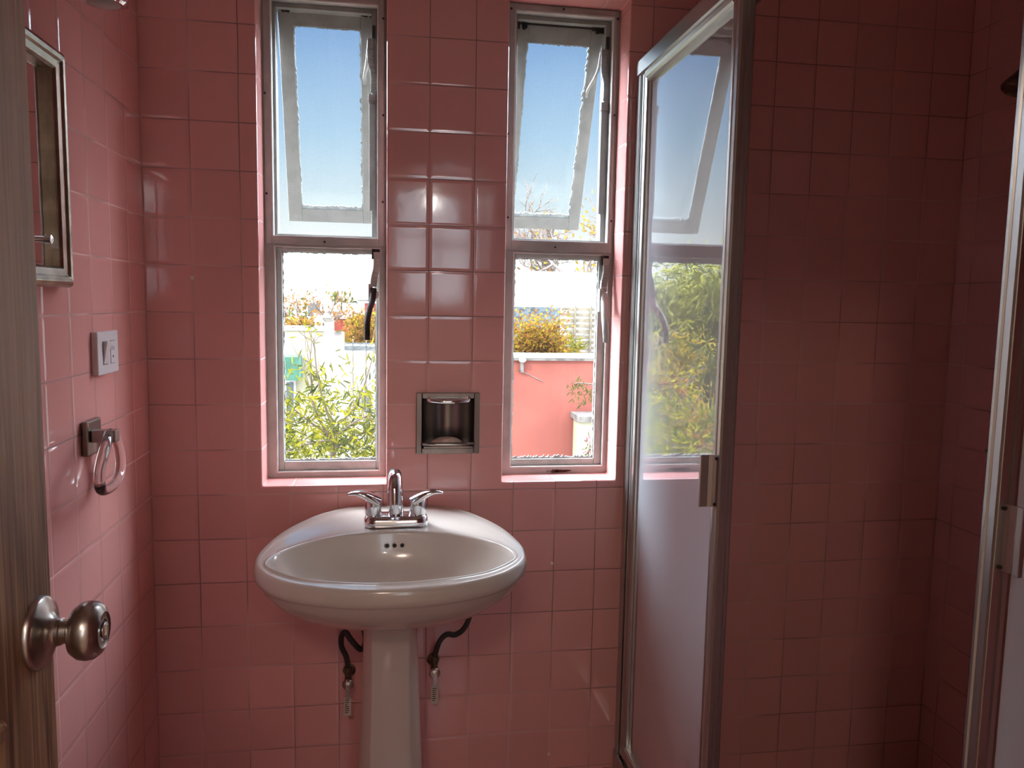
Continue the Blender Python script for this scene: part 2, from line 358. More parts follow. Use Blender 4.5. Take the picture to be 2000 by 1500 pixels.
# corridor behind the doorway; its unseen window is added to let in light
HX0, HX1, HY = -0.7, 2.21, -4.3
HW = (0.62, 1.20, 1.38, 2.28)
bm = new_bm(); grid_wall(bm, sorted({HX0, HX1, *HW[:2]}), sorted({-0.1, CZ, *HW[2:]}), [HW], lambda u, v, d: (u, d, v), HY - 0.15, HY)
tag(obj('wall_corridor_far', bm, M['plaster']), kind='structure')
tag(obj('wall_corridor_left', boxm(HX0 - 0.12, HX0, HY - 0.15, NY - 0.12, -0.1, CZ), M['plaster']), kind='structure')
tag(obj('wall_corridor_right', boxm(HX1, HX1 + 0.12, HY - 0.15, NY - 0.12, -0.1, CZ), M['plaster']), kind='structure')
tag(obj('wall_corridor_near', boxm(HX0, LX - 0.12, NY - 0.12, NY - 0.02, -0.1, CZ), M['plaster']), kind='structure')
tag(obj('floor_corridor', boxm(HX0, HX1, HY - 0.15, NY - 0.12, -0.1, 0), simple('corridor_floor', (0.5, 0.42, 0.33), 0.35)), kind='structure')
tag(obj('ceiling_corridor', boxm(HX0 - 0.12, HX1 + 0.12, HY - 0.15, NY - 0.12, CZ, CZ + 0.1), M['ceiling']), kind='structure')
w3 = empty('added_window', ((HW[0] + HW[1]) / 2, HY - 0.08, HW[2])); tag(w3, kind='structure')
bm = new_bm()
for a in ((HW[0], HW[0] + .04, HW[2], HW[3]), (HW[1] - .04, HW[1], HW[2], HW[3]), (HW[0] + .04, HW[1] - .04, HW[2], HW[2] + .04), (HW[0] + .04, HW[1] - .04, HW[3] - .04, HW[3]), (.89, .92, HW[2] + .04, HW[3] - .04), (HW[0] + .04, HW[1] - .04, 1.84, 1.87)):
    box(bm, a[0], a[1], HY - 0.09, HY - 0.06, a[2], a[3])
obj('window_frame', bm, M['steel_paint'], w3)
obj('window_glass', boxm(HW[0] + .03, HW[1] - .03, HY - 0.078, HY - 0.075, HW[2] + .03, HW[3] - .03), M['glass'], w3)

cl_ = empty('added_ceiling_lamp', (.3, -3.1, CZ)); tag(cl_, 'added round ceiling lamp, unseen in the corridor, lighting the room through the doorway', 'lamp')  # unseen lamp added to send fill light through the doorway
bm = new_bm(); lathe(bm, [(.19, 0), (.19, -.03), (.175, -.035)], (.3, -3.1, CZ), (0, 0, 1), 40); obj('fill_lamp_base', bm, M['plastic'], cl_, smooth='auto')
em = bpy.data.materials.new('fill_lamp_glow'); t_ = NT(em); e1 = t_.n('ShaderNodeEmission'); e1.inputs[0].default_value = (1, .80, .66, 1); e1.inputs[1].default_value = FILL_LAMP; t_.l(e1.outputs[0], t_.out.inputs[0])
bm = new_bm(); lathe(bm, [(.17, -.036), (.168, -.055), (.13, -.075), (.06, -.085), (.005, -.087)], (.3, -3.1, CZ), (0, 0, 1), 40); obj('fill_lamp_diffuser', bm, em, cl_, smooth=True)

px0 = Vector((.86, -3.1, 2.02)); pd = empty('added_pendant', px0); tag(pd, 'added globe pendant, unseen in the corridor, that puts glare on the tiles', 'lamp')  # unseen lamp added for the round glare on the wall tiles
e2 = bpy.data.materials.new('added_globe_glow'); t_ = NT(e2); e1 = t_.n('ShaderNodeEmission'); e1.inputs[0].default_value = (1, .96, .90, 1); e1.inputs[1].default_value = 60.0; t_.l(e1.outputs[0], t_.out.inputs[0])
bm = new_bm(); lathe(bm, [(.055 * math.sin(PI * i / 16), -.055 * math.cos(PI * i / 16)) for i in range(17)], px0, (0, 0, 1), 32); obj('globe', bm, e2, pd, smooth=True)
bm = new_bm(); lathe(bm, [(.02, .052), (.02, .10), (.003, .115), (.003, CZ - 2.02)], px0, (0, 0, 1), 16); obj('cord', bm, M['black'], pd, smooth='auto')

# ------------------------------------------------------------------ windows of the bathroom
def rect_frame(bm, x0, x1, z0, z1, y0, y1, w, wt=None, wb_=None, wl=None, wr=None):
    wt = w if wt is None else wt; wb_ = w if wb_ is None else wb_; wl = w if wl is None else wl; wr = w if wr is None else wr
    box(bm, x0, x0 + wl, y0, y1, z0, z1); box(bm, x1 - wr, x1, y0, y1, z0, z1)
    box(bm, x0 + wl, x1 - wr, y0, y1, z0, z0 + wb_); box(bm, x0 + wl, x1 - wr, y0, y1, z1 - wt, z1)
def ragged_strip(bm, x0, x1, z0, z1, y, along='x', amp=0.004, n=50, thick=0.004):
    """a bead of putty with a ragged inner edge"""
    f, b = [], []
    for i in range(n + 1):
        t = i / n; r = random.random() ** 2 * amp
        if along == 'x': lo = (x0 + (x1 - x0) * t, z0); hi = (x0 + (x1 - x0) * t, z1 + r)
        elif along == 'xt': lo = (x0 + (x1 - x0) * t, z1); hi = (x0 + (x1 - x0) * t, z0 - r)
        elif along == 'z': lo = (x0, z0 + (z1 - z0) * t); hi = (x1 + r, z0 + (z1 - z0) * t)
        else: lo = (x1, z0 + (z1 - z0) * t); hi = (x0 - r, z0 + (z1 - z0) * t)
        f.append((lo, hi))
    R = []
    for lo, hi in f:
        R.append([bm.verts.new((lo[0], y, lo[1])), bm.verts.new((hi[0], y, hi[1])), bm.verts.new((hi[0], y + thick, hi[1])), bm.verts.new((lo[0], y + thick, lo[1]))])
    for a, b2 in zip(R, R[1:]):
        for k in range(4): bm.faces.new((a[k], a[(k + 1) % 4], b2[(k + 1) % 4], b2[k]))
    bm.faces.new(R[0]); bm.faces.new(R[-1][::-1])

def build_window(name, O, up, lo, lo_glass, sash, ang, screws, zmid, is_right):
    x0, x1, z0, z1 = O; P = 0.088            # face of the casing
    w = empty(name, ((x0 + x1) / 2, P, z0)); tag(w, kind='structure')
    # outer casing set in the reveal
    bm = new_bm()
    ux0, ux1, uz0, uz1 = up; lx0, lx1, lz0, lz1 = lo
    for a in ((x0, lx0, z0, lz1), (lx1, x1, z0, lz1), (lx0, lx1, z0, lz0), (x0, x1, lz1, uz0), (x0, ux0, uz0, z1), (ux1, x1, uz0, z1), (ux0, ux1, uz1, z1)):
        box(bm, a[0], a[1], P, P + 0.05, a[2], a[3])
    bmesh.ops.remove_doubles(bm, verts=bm.verts, dist=1e-5)
    obj('window_casing', bm, M['casing'], w)
    # flat screen frame screwed onto the casing round the upper opening
    bm = new_bm(); m_ = 0.0035
    rect_frame(bm, x0 + m_, x1 - 0.007, zmid, z1 - m_, P - 0.005, P, 0.0, wt=z1 - uz1 - m_, wb_=uz0 - zmid, wl=ux0 - x0 - m_, wr=x1 - ux1 - 0.007)
    sf = obj('screen_frame', bm, M['casing'], w, bevel=0.001)
    # white inner lip round the upper opening
    bm = new_bm(); rect_frame(bm, ux0, ux1, uz0, uz1, P - 0.004, P + 0.03, 0.004)
    obj('upper_lip', bm, M['steel_paint'], w, bevel=0.001)
    bm = new_bm(); rect_frame(bm, ux0 + .004, ux1 - .004, uz0 + .004, uz1 - .004, P + 0.02, P + 0.06, 0, wt=.012, wb_=.006, wl=.007, wr=.014)
    obj('upper_fixed_frame', bm, M['sash_paint'], w, bevel=0.0015)
    obj('insect_screen', boxm(ux0 + .004, ux1 - .004, P + 0.008, P + 0.0084, uz0 + .004, uz1 - .004), M['screen'], w)
    for sx, sz in screws:
        bm = new_bm(); lathe(bm, [(0.0028, 0), (0.0028, -0.0012), (0.0012, -0.0014)], (sx, P - 0.0062, sz), (0, 1, 0), 12)
        obj('screw', bm, M['rust'], w)
    # lower light: steel frame with a thin bright lip, glass, putty
    bm = new_bm(); rect_frame(bm, lx0, lx1, lz0, lz1, P - 0.002, P + 0.04, 0.0035)
    obj('lower_lip', bm, M['steel_paint'], w, bevel=0.001)
    gx0, gx1, gz0, gz1 = lo_glass
    bm = new_bm(); rect_frame(bm, lx0 + .0035, lx1 - .0035, lz0 + .0035, lz1 - .0035, P + 0.012, P + 0.038, 0, wt=lz1 - gz1 - .0035, wb_=gz0 - lz0 - .0035, wl=gx0 - lx0 - .0035, wr=lx1 - gx1 - .0035)
    obj('lower_sash', bm, M['lower_sash_paint'], w, bevel=0.0015)
    obj('window_glass', boxm(gx0 - .004, gx1 + .004, P + 0.026, P + 0.029, gz0 - .004, gz1 + .004), M['glass'], w)
    bm = new_bm(); yy = P + 0.02
    ragged_strip(bm, gx0, gx1, gz0 - .001, gz0 + .003, yy, 'x', 0.007, 70); ragged_strip(bm, gx0, gx1, gz1 - .001, gz1 + .001, yy, 'xt', 0.003, 60)
    ragged_strip(bm, gx0 - .001, gx0 + .001, gz0 + .004, gz1 - .002, yy, 'z', 0.003, 90); ragged_strip(bm, gx1 - .001, gx1 + .001, gz0 + .004, gz1 - .002, yy, 'zr', 0.003, 90)
    obj('putty', bm, M['putty'], w)
    bm = new_bm()
    for k in range(16):
        if k % 2: px_, pz_ = gx0 + random.random() * (gx1 - gx0), random.choice((gz0 - .002, gz1 + .001))
        else: px_, pz_ = gx1 + .001, gz0 + random.random() * (gz1 - gz0) * 0.6
        r = random.uniform(.0012, .0032)
        box(bm, px_ - r * (2.2 if k % 2 else .7), px_ + r * (2.2 if k % 2 else .7), yy - .0015, yy + .001, pz_ - r * (.6 if k % 2 else 2.5), pz_ + r * (.6 if k % 2 else 2.5))
    obj('rust_spots', bm, M['rust'], w)
    # upper sash, hinged at its head and pushed outwards
    sx0, sx1, sz, L = sash
    c = math.cos(ang); s = math.sin(ang)
    Rm = Matrix.Translation((0, P + 0.045, sz)) @ Matrix.Rotation(ang, 4, 'X')
    def sb(bmx, a0, a1, b0, b1, d0, d1): box(bmx, a0, a1, d0, d1, -b1, -b0, mat=Rm)
    bm = new_bm(); sw = 0.036; th = 0.016
    sb(bm, sx0, sx0 + sw, 0, L, 0, th); sb(bm, sx1 - sw + .004, sx1, 0, L, 0, th)
    sb(bm, sx0 + sw, sx1 - sw + .004, 0, .042, 0, th); sb(bm, sx0 + sw, sx1 - sw + .004, L - .036, L, 0, th)
    so = obj('awning_sash', bm, M['sash_paint'], w, bevel=0.0015)
    bm = new_bm(); sb(bm, sx0 + sw - .004, sx1 - sw + .008, .038, L - .032, .008, .011); obj('sash_glass', bm, M['glass'], so)
    # putty on the sash, built in sash space
    bm = new_bm(); a0, a1, b0, b1 = sx0 + sw, sx1 - sw + .004, .042, L - .036
    ragged_strip(bm, a0, a1, -b1 - .002, -b1 + .008, .003, 'x', .006, 60); ragged_strip(bm, a0, a1, -b0 - .001, -b0 + .001, .003, 'xt', .003, 60)
    ragged_strip(bm, a0 - .001, a0 + .001, -b1, -b0, .003, 'z', .003, 80); ragged_strip(bm, a1 - .001, a1 + .001, -b1, -b0, .003, 'zr', .005, 80)
    bmesh.ops.transform(bm, matrix=Rm, verts=bm.verts); obj('sash_putty', bm, M['putty'], so)
    bm = new_bm()       # soot-black hinge gap along the head and the upper side
    ys = P + 0.040
    box(bm, sx0 - .006, sx1 + .006, ys, ys + .004, sz - .001, sz + .009)
    box(bm, sx1 + .001, sx1 + .008, ys, ys + .004, sz - .075, sz + .006)
    for k in range(14):
        q = random.random() * .03; box(bm, sx0 + q - .003, sx0 + q + .004, ys - .003, ys, sz - .004 - random.random() * .012, sz + .004)
        q = random.random() * .03; box(bm, sx1 - q - .003, sx1 - q + .006, ys - .003, ys, sz - .004 - random.random() * .01, sz + .006)
    obj('hinge_soot', bm, M['rust'], w)
    # stay arm of the upper sash
    xs = ux1 - .016; zt = uz1 - (.075 if is_right else .075)
    bm = new_bm()
    prof = spline([(xs - .004, P + .022, zt), (xs - .004, P + .022, zt - .05), (xs + .004, P + .022, zt - .085), (xs + .003, P + .024, zt - .13)], 6)
    for a, b2 in zip(prof, prof[1:]):
        box(bm, a.x - .008, a.x + .008, P + .016, P + .021, b2.z, a.z)
    box(bm, xs - .010, xs + .010, P + .012, P + .03, zt - .155, zt - .135)
    box(bm, xs - .008, xs + .008, P + .018, P + .03, zt - .42, zt - .155)
    obj('stay_bar', bm, M['sash_paint'], w, bevel=.001)
    bm = new_bm(); pts = [Vector((xs - .008, P + .03, zt + .002)), Vector((xs - .014, P + .045, zt - .05)), Rm @ Vector((sx1 - .024, -.004, -.15)), Rm @ Vector((sx1 - .024, .002, -.17))]
    tube(bm, spline(pts, 6), .0042, 8); obj('stay_arm', bm, M['steel_paint'], w, smooth=True)
    bm = new_bm(); box(bm, xs, xs + .008, P + .014, P + .02, zt - .0, zt + .03); obj('rust_streak', bm, M['rust'], w)
    return w
Zs = [2.055, 1.86, 1.72, 1.53]
W1 = build_window('window_1', OL, (0.278, 0.538, 1.523, 2.092), (0.2815, 0.5415, 0.928, 1.502), (0.299, 0.531, 0.955, 1.489), (0.291, 0.524, 2.087, 0.535), math.radians(20),
                  [(.549, 2.058), (.549, 1.828), (.548, 1.617), (.266, 1.865), (.267, 1.627), (.405, 1.514)], 1.506, False)
W2 = build_window('window_2', OR, (0.876, 1.136, 1.530, 2.106), (0.882, 1.140, 0.932, 1.503), (0.890, 1.116, 0.953, 1.489), (0.884, 1.119, 2.087, 0.545), math.radians(24),
                  [(1.00, 2.113), (.866, 2.105), (1.142, 2.1), (1.141, 1.86), (.862, 1.80), (.866, 1.59), (1.141, 1.59), (.992, 1.518)], 1.507, True)
# little marks of the casings
bm = new_bm()
for k in range(9):
    q = random.uniform(-.03, .03); box(bm, 1.015 + q - .01, 1.015 + q + .008, .0855, .088, .9195 + random.uniform(-.002, .003), .9215 + random.uniform(0, .004))
obj('rust_patch', bm, M['rust_brown'], W2)

def casement_handle(parent, xc, xt, side):
    """cam handle with its curved lever hanging into the room"""
    y = .083
    bm = new_bm(); box(bm, xc - .010, xc + .010, y - .001, y + .008, 1.475, 1.500); obj('handle_socket', bm, M['rust'], parent)
    bm = new_bm()
    pts = spline([(xc + .002, y - .003, 1.492), (xc + .002, y - .006, 1.46), (xc - .004, y - .010, 1.43), (xc - .006, y - .015, 1.405)], 5)
    for a, b2 in zip(pts, pts[1:]): box(bm, a.x - .008, a.x + .008, a.y - .004, y + .001, b2.z, a.z)
    hb = obj('handle_plate', bm, M['sash_paint'], parent, bevel=.001)
    bm = new_bm()
    lathe(bm, [(.001, 0), (.012, 0), (.013, .006), (.011, .012), (.004, .016), (.001, .016)], (xc - .004, y - .006, 1.385), (-.25, -1, 0), 20)
    box(bm, xc - .018, xc - .008, y - .022, y, 1.352, 1.412)
    obj('handle_pivot', bm, M['steel_paint' if side else 'sash_paint'], hb, smooth='auto')
    bm = new_bm()
    pts = spline([(xc - .006, y - .018, 1.40), (xc - .008, y - .030, 1.372), (xc - .008 + (xt - xc) * .4, y - .062, 1.345), (xt, y - .088, 1.315), (xt, y - .097, 1.288), (xt, y - .098, 1.275)], 6)
    tube(bm, pts, [.0085 - .002 * (i / len(pts)) for i in range(len(pts))], 10)
    obj('handle_lever', bm, M['steel_paint'] if side else M['rust'], hb, smooth=True)
casement_handle(W1, .531, .512, False)
casement_handle(W2, 1.128, 1.108, True)

# ------------------------------------------------------------------ recessed soap holder
sd = empty('soap_holder', (.711, 0, 1.0)); tag(sd, 'recessed steel soap holder set in the pink tiles between the two windows', 'soap holder')
bm = new_bm(); rect_frame(bm, .6310, .7900, .991, 1.1455, -.006, .002, .0145)
obj('face_plate', bm, M['dull_chrome'], sd, bevel=.002)
bm = new_bm()
prof = [(.647 + .128 * i / 24, .012 + .055 * math.sin(PI * i / 24) ** .6) for i in range(25)]
a = [bm.verts.new((x, y, 1.006)) for x, y in prof]; b = [bm.verts.new((x, y, 1.131)) for x, y in prof]
for i in range(24): bm.faces.new((a[i], a[i + 1], b[i + 1], b[i]))
fl = [bm.verts.new((.647, -.004, 1.006)), bm.verts.new((.775, -.004, 1.006))]; bm.faces.new([fl[0], fl[1]] + a[::-1])
fl2 = [bm.verts.new((.647, -.004, 1.131)), bm.verts.new((.775, -.004, 1.131))]; bm.faces.new([fl2[0], fl2[1]] + b[::-1])
bm.faces.new((fl[0], a[0], b[0], fl2[0])); bm.faces.new((fl[1], fl2[1], b[-1], a[-1]))
sh = obj('pocket', bm, M['dull_chrome'], sd, smooth='auto')
bm = new_bm()           # curved front lip of the tray and grab bar at the top
tube(bm, [(.647, -.004, 1.018), (.650, -.016, 1.018), (.68, -.022, 1.018), (.742, -.022, 1.018), (.772, -.016, 1.018), (.775, -.004, 1.018)], .0045, 10)
box(bm, .650, .772, -.020, .03, 1.008, 1.012)
obj('tray', bm, M['dull_chrome'], sd, smooth='auto')
bm = new_bm()
tube(bm, spline([(.662, .0, 1.132), (.664, -.018, 1.128), (.69, -.028, 1.126), (.711, -.030, 1.126), (.732, -.028, 1.126), (.758, -.018, 1.128), (.760, .0, 1.132)], 5), .006, 12)
obj('grab_bar', bm, M['chrome'], sd, smooth=True)
for x in (.688, .734): obj('tray_rib', boxm(x - .002, x + .002, -.016, .02, 1.012, 1.0165), M['dull_chrome'], sd)
bm = new_bm(); rings = []
for i in range(13):
    h = i / 12; z = 1.0165 + .017 * h; s = math.sqrt(max(0, 1 - (max(h, .0) ** 2) * .98)) if h > .1 else .93
    rings.append([Vector((.708 + .040 * s * math.copysign(abs(math.cos(t)) ** .85, math.cos(t)), .002 + .019 * s * math.sin(t), z - .002 * math.cos(t) ** 2 * (1 - h))) for t in [2 * PI * k / 36 for k in range(36)]])
ring_loft(bm, rings); tag(obj('soap_bar', bm, M['soap'], smooth=True), 'dry cream bar of soap lying in the recessed steel holder', 'soap')

# ------------------------------------------------------------------ pedestal sink
sk = empty('pedestal_sink', (.575, -.25, 0)); tag(sk, 'off-white porcelain pedestal sink on the pink wall under the two windows', 'sink')
SCX, SCY = .575, -.38
half_out = [(0, -.004), (.06, -.004), (.115, -.010), (.175, -.065), (.215, -.135), (.247, -.215), (.266, -.300), (.272, -.380), (.255, -.460), (.200, -.530), (.105, -.576), (0, -.590)]
half_in = [(0, -.248), (.06, -.253), (.12, -.268), (.185, -.310), (.228, -.360), (.245, -.410), (.232, -.455), (.170, -.515), (.085, -.545), (0, -.556)]
def radii(half, n):
    pts = [(x, y) for x, y in half] + [(-x, y) for x, y in half[-2:0:-1]]
    P = [(p.x, p.y) for p in spline([(x, y, 0) for x, y in pts], 24, closed=True)]
    out = []
    for k in range(n):
        th = 2 * PI * k / n; dx, dy = math.cos(th), math.sin(th); best = 0
        for a, b in zip(P, P[1:] + P[:1]):
            ax, ay, bx, by = a[0], a[1] - SCY, b[0], b[1] - SCY
            den = dx * (by - ay) - dy * (bx - ax)
            if abs(den) < 1e-12: continue
            t = (ax * (by - ay) - ay * (bx - ax)) / den; u = (ax * dy - ay * dx) / den
            if -1e-9 <= u <= 1 + 1e-9 and t > best: best = t
        out.append(best)
    return out
NS = 128
ro = radii(half_out, NS); ri = radii(half_in, NS)
def sring(rad, z, cy=SCY, zf=None):
    r = []
    for k in range(NS):
        th = 2 * PI * k / NS; x = rad[k] * math.cos(th); y = rad[k] * math.sin(th)
        r.append(Vector((SCX + x, min(cy + y, -.002), z if zf is None else z + zf(cy + y))))
    return r
def sc_(f, R): return [f * a for a in R]
def ell(a, b): return [a * b / math.hypot(b * math.cos(2 * PI * k / NS), a * math.sin(2 * PI * k / NS)) for k in range(NS)]
def lerpR(A, B, f): return [a * (1 - f) + b * f for a, b in zip(A, B)]
rings = [sring(ell(.05, .05), .722, -.29), sring(lerpR(ell(.12, .10), sc_(.40, ro), .5), .724, -.31), sring(sc_(.60, ro), .740, -.345), sring(sc_(.76, ro), .760, -.360),
         sring(sc_(.885, ro), .788, -.370), sring(sc_(.945, ro), .810, -.376), sring(sc_(.968, ro), .824, -.379), sring(sc_(.978, ro), .8275, -.379), sring(sc_(.990, ro), .830), sring(sc_(1.0, ro), .841), sring(sc_(.999, ro), .851), sring(sc_(.988, ro), .859), sring(sc_(.972, ro), .863)]
deckz = lambda y: 0.004 * max(0, (y + .38)) / .38
for f, z in ((.25, .863), (.5, .862), (.75, .862), (.92, .864)): rings.append(sring(lerpR(sc_(.972, ro), ri, f), z, zf=deckz))
rings += [sring(ri, .8655, zf=deckz), sring(sc_(.985, ri), .862), sring(sc_(.965, ri), .850), sring(sc_(.93, ri), .832), sring(sc_(.87, ri), .810), sring(sc_(.75, ri), .786), sring(sc_(.55, ri), .770), sring(sc_(.3, ri), .761), sring(ell(.024, .024), .758)]
bm = new_bm(); ring_loft(bm, rings)
basin = obj('basin', bm, M['porcelain'], sk, smooth=True)
bmb = new_bm(); bmb.from_mesh(basin.data); bvh = BVHTree.FromBMesh(bmb)
bm = new_bm(); lathe(bm, [(.001, 0), (.023, 0), (.023, .002), (.016, .001), (.001, .001)], (SCX, SCY, .7585), (0, 0, 1), 32); obj('drain', bm, M['chrome'], sk, smooth='auto')
for x in (.561, .5775, .594):
    h, nrm, _, _ = bvh.ray_cast(Vector((x, -.42, .838)), Vector((0, 1, 0)))
    if h is None: h = Vector((x, -.27, .838)); nrm = Vector((0, -1, .3))
    if nrm.y > 0: nrm = -nrm
    bm = new_bm(); lathe(bm, [(.0065, -.002), (.0065, .0012), (.0048, .0016), (.0042, .0006), (.0038, -.002)], h, nrm, 24); ov = obj('overflow_ring', bm, M['porcelain'], sk, smooth='auto')
    bm = new_bm(); lathe(bm, [(.0042, 0), (.0042, .0009)], h, nrm, 20); obj('overflow_hole', bm, M['black'], ov)
bmb.free()
# pedestal: faceted column flaring to its foot
def ped(z, hw, yf, yb, fc):
    a = fc * hw
    return [Vector((SCX - .006 + x, y, z)) for x, y in ((-a, yf), (a * 1.02, yf), (hw * .86, yf + .022), (hw, yf + .05), (hw, (yf + yb) / 2), (hw * .9, yb), (-hw * .9, yb), (-hw, (yf + yb) / 2), (-hw, yf + .05), (-hw * .80, yf + .022))]
bm = new_bm()
R_ = [ped(0, .115, -.40, -.12, .5), ped(.05, .108, -.39, -.12, .5), ped(.12, .085, -.365, -.13, .55), ped(.25, .073, -.350, -.14, .6), ped(.40, .067, -.345, -.15, .62), ped(.52, .0615, -.350, -.155, .64), ped(.62, .0575, -.365, -.16, .66), ped(.67, .0565, -.375, -.16, .68), ped(.700, .0585, -.385, -.16, .7), ped(.722, .062, -.392, -.16, .72), ped(.738, .068, -.395, -.16, .72)]
ring_loft(bm, R_); obj('pedestal', bm, M['porcelain'], sk, smooth=True, bevel=0.004)
# faucet
FX, FY, FZ = .581, -.188, .8665
fa = empty('faucet', (FX, FY, FZ)); tag(fa, 'chrome two-handle centre-set faucet on the back deck of the sink', 'faucet')
bm = new_bm(); rings = []
for z, s in ((0, 1.0), (.004, 1.02), (.012, .99), (.017, .93), (.0225, .80), (.024, .70)):
    ring = []
    for k in range(48):
        th = 2 * PI * k / 48; c_, s_ = math.cos(th), math.sin(th)
        ring.append(Vector((FX + (.050 * (1 if c_ > 0 else -1) * min(1, abs(c_) * 3) + .022 * c_ * s), FY + .030 * s * math.copysign(abs(s_) ** .8, s_), FZ + z)))
    rings.append(ring)
ring_loft(bm, rings); obj('base_plate', bm, M['chrome'], fa, smooth='auto', angle=.9)
bm = new_bm()
sp_ = spline([(FX, FY + .004, FZ + .02), (FX, FY + .004, FZ + .055), (FX - .001, FY + .002, FZ + .088), (FX - .002, FY - .014, FZ + .113), (FX - .003, FY - .036, FZ + .118), (FX - .004, FY - .062, FZ + .100), (FX - .004, FY - .068, FZ + .078), (FX - .004, FY - .069, FZ + .068)], 8)
nn = len(sp_); tube(bm, sp_, [.0172 - .0030 * min(1, i / nn * 1.2) for i in range(nn)], 24)
so = obj('spout', bm, M['chrome'], fa, smooth=True)
bm = new_bm(); lathe(bm, [(.0140, 0), (.0145, .003), (.0140, .012), (.010, .012), (.010, .004)], (FX - .004, FY - .069, FZ + .057), (0, 0, 1), 28); obj('aerator', bm, M['chrome'], so, smooth='auto')
for sgn in (-1, 1):
    hx = FX + sgn * .050 - .001
    bm = new_bm(); lathe(bm, [(.0180, .022), (.0190, .026), (.0185, .048), (.0170, .058), (.011, .065), (.002, .067)], (hx, FY, FZ), (0, 0, 1), 32)
    kb = obj('handle_body', bm, M['chrome'], fa, smooth='auto', angle=.9)
    bm = new_bm(); rings = []
    cl = spline([(hx - sgn * .012, FY, FZ + .050), (hx + sgn * .004, FY - .004, FZ + .062), (hx + sgn * .022, FY - .008, FZ + .072), (hx + sgn * .040, FY - .010, FZ + .076), (hx + sgn * .056, FY - .010, FZ + .073)], 6)
    for i, p in enumerate(cl):
        f = i / (len(cl) - 1); wy = .0145 * (1 - f) ** .7 + .0035 * (1 - f) + .0035; tz = .011 * (1 - f) + .0025
        d = (cl[min(i + 1, len(cl) - 1)] - cl[max(i - 1, 0)]).normalized(); nrm = Vector((-d.z * sgn, 0, abs(d.x)))
        rings.append([p + Vector((0, wy * math.cos(t), 0)) + nrm * tz * math.sin(t) for t in [2 * PI * k / 20 for k in range(20)]])
    ring_loft(bm, rings); obj('lever', bm, M['chrome'], kb, smooth=True)
    bm = new_bm(); lathe(bm, [(.0155, .018), (.0155, .023)], (hx, FY, FZ), (0, 0, 1), 28); obj('collar', bm, M['black'], fa)

# ------------------------------------------------------------------ stop valves with hoses and tags
def stop_valve(x, z, hose, label):
    v = empty('stop_valve', (x, 0, z)); tag(v, label, 'valve', 'water stop valves under the sink')
    bm = new_bm(); lathe(bm, [(.016, -.0), (.016, .003), (.008, .006), (.008, .055), (.010, .056), (.010, .075), (.004, .076)], (x, 0, z), (0, -1, 0), 24); obj('valve_stem', bm, M['brass'], v, smooth='auto')
    bm = new_bm(); lathe(bm, [(.008, .0), (.008, .02), (.010, .021), (.010, .036), (.006, .038)], (x, -.06, z), (0, 0, 1), 20); obj('valve_nut', bm, M['brass'], v, smooth='auto')
    bm = new_bm(); lathe(bm, [(.002, 0), (.013, 0), (.014, .004), (.011, .009), (.004, .010)], (x, -.075, z), (0, -1, 0), 20); box(bm, x - .004, x + .005, -.094, -.084, z - .030, z + .006)
    obj('valve_handle', bm, M['nickel'], v, smooth='auto')
    bm = new_bm(); tube(bm, spline(hose, 8), .0068, 12); obj('supply_hose', bm, M['hose'], v, smooth=True)
    bm = new_bm(); box(bm, x - .0085, x + .0085, -.088, -.087, z - .075, z - .027); tg = obj('paper_tag', bm, M['tag'], v)
    bm = new_bm()
    for i in range(7):
        zz = z - .035 - i * .0052; box(bm, x - .006, x - .006 + .004 + .007 * random.random(), -.0885, -.088, zz - .0009, zz + .0009)
    obj('tag_print', bm, M['ink'], tg)
stop_valve(.466, .435, [(.466, -.06, .470), (.462, -.065, .50), (.452, -.075, .530), (.452, -.09, .562), (.462, -.10, .578), (.478, -.11, .560), (.500, -.115, .540), (.510, -.115, .57), (.492, -.11, .64), (.485, -.10, .705)],
           'dark stop valve with paper tag left of the sink pedestal, under a looping hose')
stop_valve(.678, .452, [(.678, -.06, .487), (.690, -.062, .525), (.708, -.065, .545), (.730, -.065, .543), (.752, -.066, .560), (.765, -.068, .595), (.764, -.072, .64), (.755, -.08, .705)],
           'dark stop valve with paper tag right of the sink pedestal, under a curved hose')

# ------------------------------------------------------------------ left wall things
sw_ = empty('light_switch', (.0045, -.28, 1.26)); tag(sw_, 'white wall plate with rocker switch and power outlet on the left pink wall', 'switch')
obj('cover_plate', boxm(.0045, .0165, -.345, -.232, 1.217, 1.301), M['plastic'], sw_, bevel=.002)
obj('switch_gap', boxm(.0160, .0168, -.3195, -.2935, 1.236, 1.282), M['plastic_gap'], sw_)
bm = new_bm(); vsx = box(bm, .0150, .0190, -.3180, -.2950, 1.2375, 1.2805)
for v in vsx:
    if v.co.z > 1.27 and v.co.x > .018: v.co.x += .006
    elif v.co.x > .018: v.co.x -= .0015
obj('rocker', bm, M['plastic'], sw_, bevel=.001)
obj('outlet_gap', boxm(.0160, .0168, -.2785, -.2535, 1.236, 1.282), M['plastic_gap'], sw_)
ot = obj('outlet', boxm(.0160, .0174, -.2775, -.2545, 1.237, 1.281), M['plastic'], sw_)
bm = new_bm(); box(bm, .0172, .0177, -.2715, -.2700, 1.2625, 1.272); box(bm, .0172, .0177, -.2625, -.2610, 1.2625, 1.2705); lathe(bm, [(.0022, .0), (.0022, .0008)], (.0170, -.266, 1.250), (1, 0, 0), 12)
obj('outlet_slots', bm, M['black'], ot)

